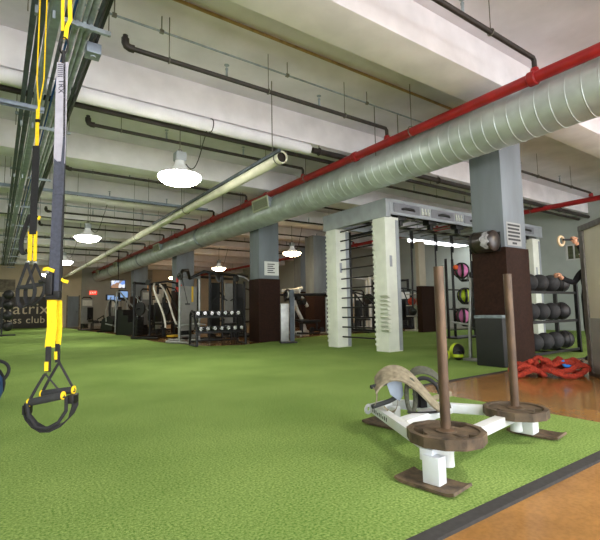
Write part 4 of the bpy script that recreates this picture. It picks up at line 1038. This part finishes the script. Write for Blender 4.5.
for s in (-1, 1):
    MB().cyl((s*.78, 0, 0), (s*1.2, 0, 0), .045, 14).build('sleeve', 'black_metal', br)
    for q in (0, 1): MB().lathe([(.03, -.025), (.12-.02*q, -.025), (.12-.02*q, .025), (.03, .025)], 24, (s*(.86+.07*q), 0, 0), 'x').build('plate', 'black_rubber' if q else 'steel_white', br)
wm = thing('leg_press', 'white framed press machine seen under the barbell', 'exercise machine', (8.95, 13.2, 0), .4); wm.scale = (1.2, 1.2, 1.12)
bars('frame', wm, 'steel_white', [((-.6, 0, .05), (.7, 0, .05)), [(-.5, 0, .05), (-.35, 0, .8), (.05, 0, 1.45), (.4, 0, 1.5)], [(.6, 0, .05), (.35, 0, .5), (.1, 0, .8), (-.1, 0, 1.2)], [(.05, 0, 1.45), (.35, -.1, 1.1), (.55, -.1, .9)]], .055)
for (x, z) in ((-.1, 1.2), (.2, 1.05)): MB().cyl((x, -.22, z), (x, .22, z), .11, 20).build('plate', 'black_rubber', wm)
bars('pad', wm, 'steel_white', [((-.2, -.3, 1.4), (-.2, .3, 1.4))], .07)
seat(wm, .3, 0, .4, True)
bn = thing('flat_bench', 'black bench on wheels in front of the distant column', 'bench', (9.35, 12.85, 0), .2)
MB().box(-.5, .45, -.14, .14, .42, .5, .02).build('pad', 'black_vinyl', bn)
bars('frame', bn, 'black_metal', [((-.45, 0, .4), (.4, 0, .4)), ((-.4, 0, .05), (-.4, 0, .4)), ((.38, 0, .1), (.38, 0, .4)), ((-.4, -.25, .05), (-.4, .25, .05)), ((.38, -.22, .12), (.38, .22, .12))], .03)
for s in (-1, 1): MB().lathe([(.02, -.03), (.12, -.03), (.12, .03), (.02, .03)], 20, (.38, s*.24, .12), 'y').build('wheel', 'black_rubber', bn)
# machines seen through the wall bars
selector(11.15, 12.1, .3, 'nearer dark framed machine with tan shroud seen through the gantry wall bars', 'shroud_tan', .3, 1.5, 'press')
selector(13.4, 14.6, -.5, 'second machine with pale shroud seen through the gantry wall bars', 'steel_white', .4, 1.7, 'curl')
selector(14.6, 12.7, -.2, 'dark machine right of the near gantry post in the distance', 'black_metal', .6, 1.7, 'press')
def power_rack(x, y, rz, label, m):
    t = thing('power_rack', label, 'rack', (x, y, 0), rz)
    for (a, c) in ((-.6, -.5), (.6, -.5), (-.6, .5), (.6, .5)): MB().box(a-.04, a+.04, c-.04, c+.04, 0, 2.2, .004).build('upright', m, t)
    bars('cross_beam', t, m, [((-.6, -.5, 2.15), (.6, -.5, 2.15)), ((-.6, .5, 2.15), (.6, .5, 2.15)), ((-.6, -.5, 2.15), (-.6, .5, 2.15)), ((.6, -.5, 2.15), (.6, .5, 2.15)), ((-.6, .5, .1), (.6, .5, .1)), ((-.6, -.5, .05), (-.6, .5, .05)), ((.6, -.5, .05), (.6, .5, .05))], .035)
    bars('bar', t, 'black_metal', [((-1.05, -.58, 1.25), (1.05, -.58, 1.25))], .022)
    for s_ in (-1, 1):
        for q in (0, 1): MB().lathe([(.03, -.025), (.21-.04*q, -.025), (.21-.04*q, .025), (.03, .025)], 24, (s_*(.8+.07*q), -.58, 1.25), 'x').build('plate', 'black_rubber', t)
    seat(t, 0, -.2, .42, True)
    return t
power_rack(12.6, 13.2, .2, 'white power rack seen through the right half of gantry wall bars', 'steel_white')
power_rack(15.0, 14.2, -.2, 'black power rack in the distance right of the near gantry post', 'black_metal')
power_rack(15.2, 9.2, -.4, 'black power rack behind the slung net ball rack', 'black_metal')
pw = thing('pale_partition', 'tan partition panel behind the straps under the gantry', 'partition', (12.65, 10.5, 0))
MB().box(-.14, .22, -.08, .08, 1.66, 3.3, .01).build('upper_panel', 'tan_paint', pw)
MB().box(-.1, .75, -.12, .12, 0, 1.66, .01).build('lower_panel', 'clad_brown', pw)
# screens
for (x, y, z, w, h, m, l) in ((4.96, 23.0, 2.3, .7, .45, 'screen_tv', 'lit television hung beside the duct above the elliptical trainers'), (7.0, 26.0, 2.3, .6, .5, 'screen_warm', 'orange lit screen hung right of the far column')):
    t = thing('television', l, 'screen', (x, y, z), -.2)
    MB().box(-w/2, w/2, 0, .06, -h/2, h/2, .01).build('casing', 'black_vinyl', t)
    s_ = MB().box(-w/2+.04, w/2-.04, -.006, 0, -h/2+.04, h/2-.04).build('display', m, t)
    bars('mount', t, 'black_metal', [((0, .04, h/2), (0, .04, ZS-z))], .02)

# ------------------------------------------------------------------ person behind the board, holding rings
pn = bpy.data.meshes.new('person'); po = bpy.data.objects.new('person', pn); C.objects.link(po)
PX, PY = 7.6, 2.98
def W3(r, f, z): # r = towards image right, f = away from the entrance
    fw = Vector((F_.x, F_.y, 0)).normalized()
    return CR*r + fw*f + Vector((0, 0, z))
J = [  # position, radius, parent
 (W3(0, 0, .98), .125, None), (W3(.0, 0, 1.15), .115, 0), (W3(-.0, 0, 1.34), .13, 1), (W3(-.01, 0, 1.47), .06, 2), (W3(-.03, 0, 1.55), .052, 3),
 (W3(-.045, 0, 1.63), .085, 4), (W3(-.045, 0, 1.72), .078, 5),
 (W3(-.02, -.17, 1.42), .058, 2), (W3(-.16, -.16, 1.57), .05, 7), (W3(-.19, -.1, 1.75), .04, 8), (W3(-.24, -.08, 1.86), .028, 9),
 (W3(-.02, .17, 1.42), .058, 2), (W3(-.14, .2, 1.24), .05, 11), (W3(-.32, .16, 1.3), .04, 12), (W3(-.40, .14, 1.34), .028, 13),
 (W3(.0, -.1, .9), .1, 0), (W3(-.02, -.1, .5), .065, 15), (W3(.02, -.1, .1), .045, 16), (W3(-.12, -.1, .035), .035, 17),
 (W3(.0, .1, .9), .1, 0), (W3(-.02, .11, .5), .065, 19), (W3(.02, .11, .1), .045, 20), (W3(-.12, .11, .035), .035, 21)]
pn.from_pydata([j[0] for j in J], [(j[2], i) for i, j in enumerate(J) if j[2] is not None], [])
md = po.modifiers.new('skin', 'SKIN')
for i, j in enumerate(J): pn.skin_vertices[0].data[i].radius = (j[1], j[1])
pn.skin_vertices[0].data[0].use_root = True
sd = po.modifiers.new('sub', 'SUBSURF'); sd.levels = 2; sd.render_levels = 2
po.location = (PX, PY, -.012)
tag(po, 'person in black long sleeves behind the standing board, one arm raised', 'person')
dg = bpy.context.evaluated_depsgraph_get()
me = bpy.data.meshes.new_from_object(po.evaluated_get(dg)); po.modifiers.clear(); po.data = me
me.materials.clear()
for m_ in ('cloth_black', 'skin'): me.materials.append(M[m_])
hand_pts = [W3(-.24, -.08, 1.86), W3(-.40, .14, 1.34)]
for f in me.polygons:
    c_ = f.center; f.use_smooth = True
    f.material_index = 1 if (c_.z > 1.5 and (c_ - W3(-.045, 0, 1.64)).length < .17) or min((c_-h_).length for h_ in hand_pts) < .06 else 0
# hands with fingers closed round the rings
def fist(c, ax, bend):
    # ax: axis of the bar that is held, bend: direction from wrist to knuckles
    c = Vector(c); ax = Vector(ax).normalized(); bd = Vector(bend).normalized(); nn = ax.cross(bd).normalized()
    b = MB()
    b.tube([c - bd*.06, c - bd*.03 + nn*.012, c + nn*.022], [.026, .036, .03], 12)
    for i, (o_, L) in enumerate(((-.033, .9), (-.011, 1.0), (.011, .96), (.033, .8))):
        p = [c + ax*o_ + nn*.026, c + ax*o_ + bd*.03*L + nn*.024, c + ax*o_ + bd*.042*L - nn*.002, c + ax*o_ + bd*.022*L - nn*.026, c + ax*o_ - bd*.004 - nn*.024]
        b.tube(p, [.0105, .0105, .0098, .0092, .0075], 8)
    b.tube([c - ax*.03 - bd*.03 + nn*.01, c - ax*.05 - bd*.005 - nn*.012, c - ax*.035 + bd*.018 - nn*.03, c - ax*.01 + bd*.025 - nn*.036], [.013, .012, .011, .009], 8)
    return b
fist(W3(-.27, -.08, 1.90), W3(1, .1, 0.02), W3(-.1, 0, 1)).build('hand', 'skin', po)
fist(W3(-.44, .14, 1.36), W3(.2, 1, .1), W3(-1, .1, .3)).build('hand', 'skin', po)
# face and hair
hd = W3(-.05, 0, 1.68)
b = MB()
b.sphere(hd + W3(.012, 0, .035), .098, 18, (1, .92, 1.02)); b.build('hair', 'hair', po)
b = MB(); b.sphere(hd + W3(-.085, 0, -.03), .018, 10, (1, .8, 1.4)); b.build('nose', 'skin', po)
for s in (-1, 1):
    MB().sphere(hd + W3(-.078, s*.032, .0), .012, 10).build('eye', 'paper', po)
    MB().sphere(hd + W3(0, s*.088, -.02), .024, 10, (.7, .4, 1.2)).build('ear', 'skin', po)
MB().sphere(hd + W3(-.078, 0, -.068), .016, 10, (.5, 1.3, .4)).build('mouth', 'lips', po)
rg = thing('gym_ring', 'pale gym ring with black bar held in the raised hand', 'gym ring', Vector((PX, PY, 0)) + W3(-.27, -.08, 1.888))
MB().cyl(W3(-.17, -.01, 0), W3(.09, .01, 0), .016, 12).build('bar', 'black_metal', rg)
b = MB().tube([W3(-.2, 0, -.02) + W3(.062*math.cos(a), .03*math.cos(a), .07*math.sin(a)) for a in [2*PI*i/24 for i in range(24)]], .02, 10, closed=True); b.build('ring', 'shroud_tan', rg)

# ------------------------------------------------------------------ daylight
w = bpy.data.worlds.new('world'); bpy.context.scene.world = w; w.use_nodes = True
bgn = w.node_tree.nodes['Background']; bgn.inputs[0].default_value = (.95, .97, 1, 1); bgn.inputs[1].default_value = 6.5
vs = bpy.context.scene.view_settings
bpy.context.scene.display_settings.display_device = 'sRGB'
vs.view_transform = 'Standard'; vs.look = 'None'; vs.gamma = 1; vs.use_curve_mapping = False; vs.exposure = 0
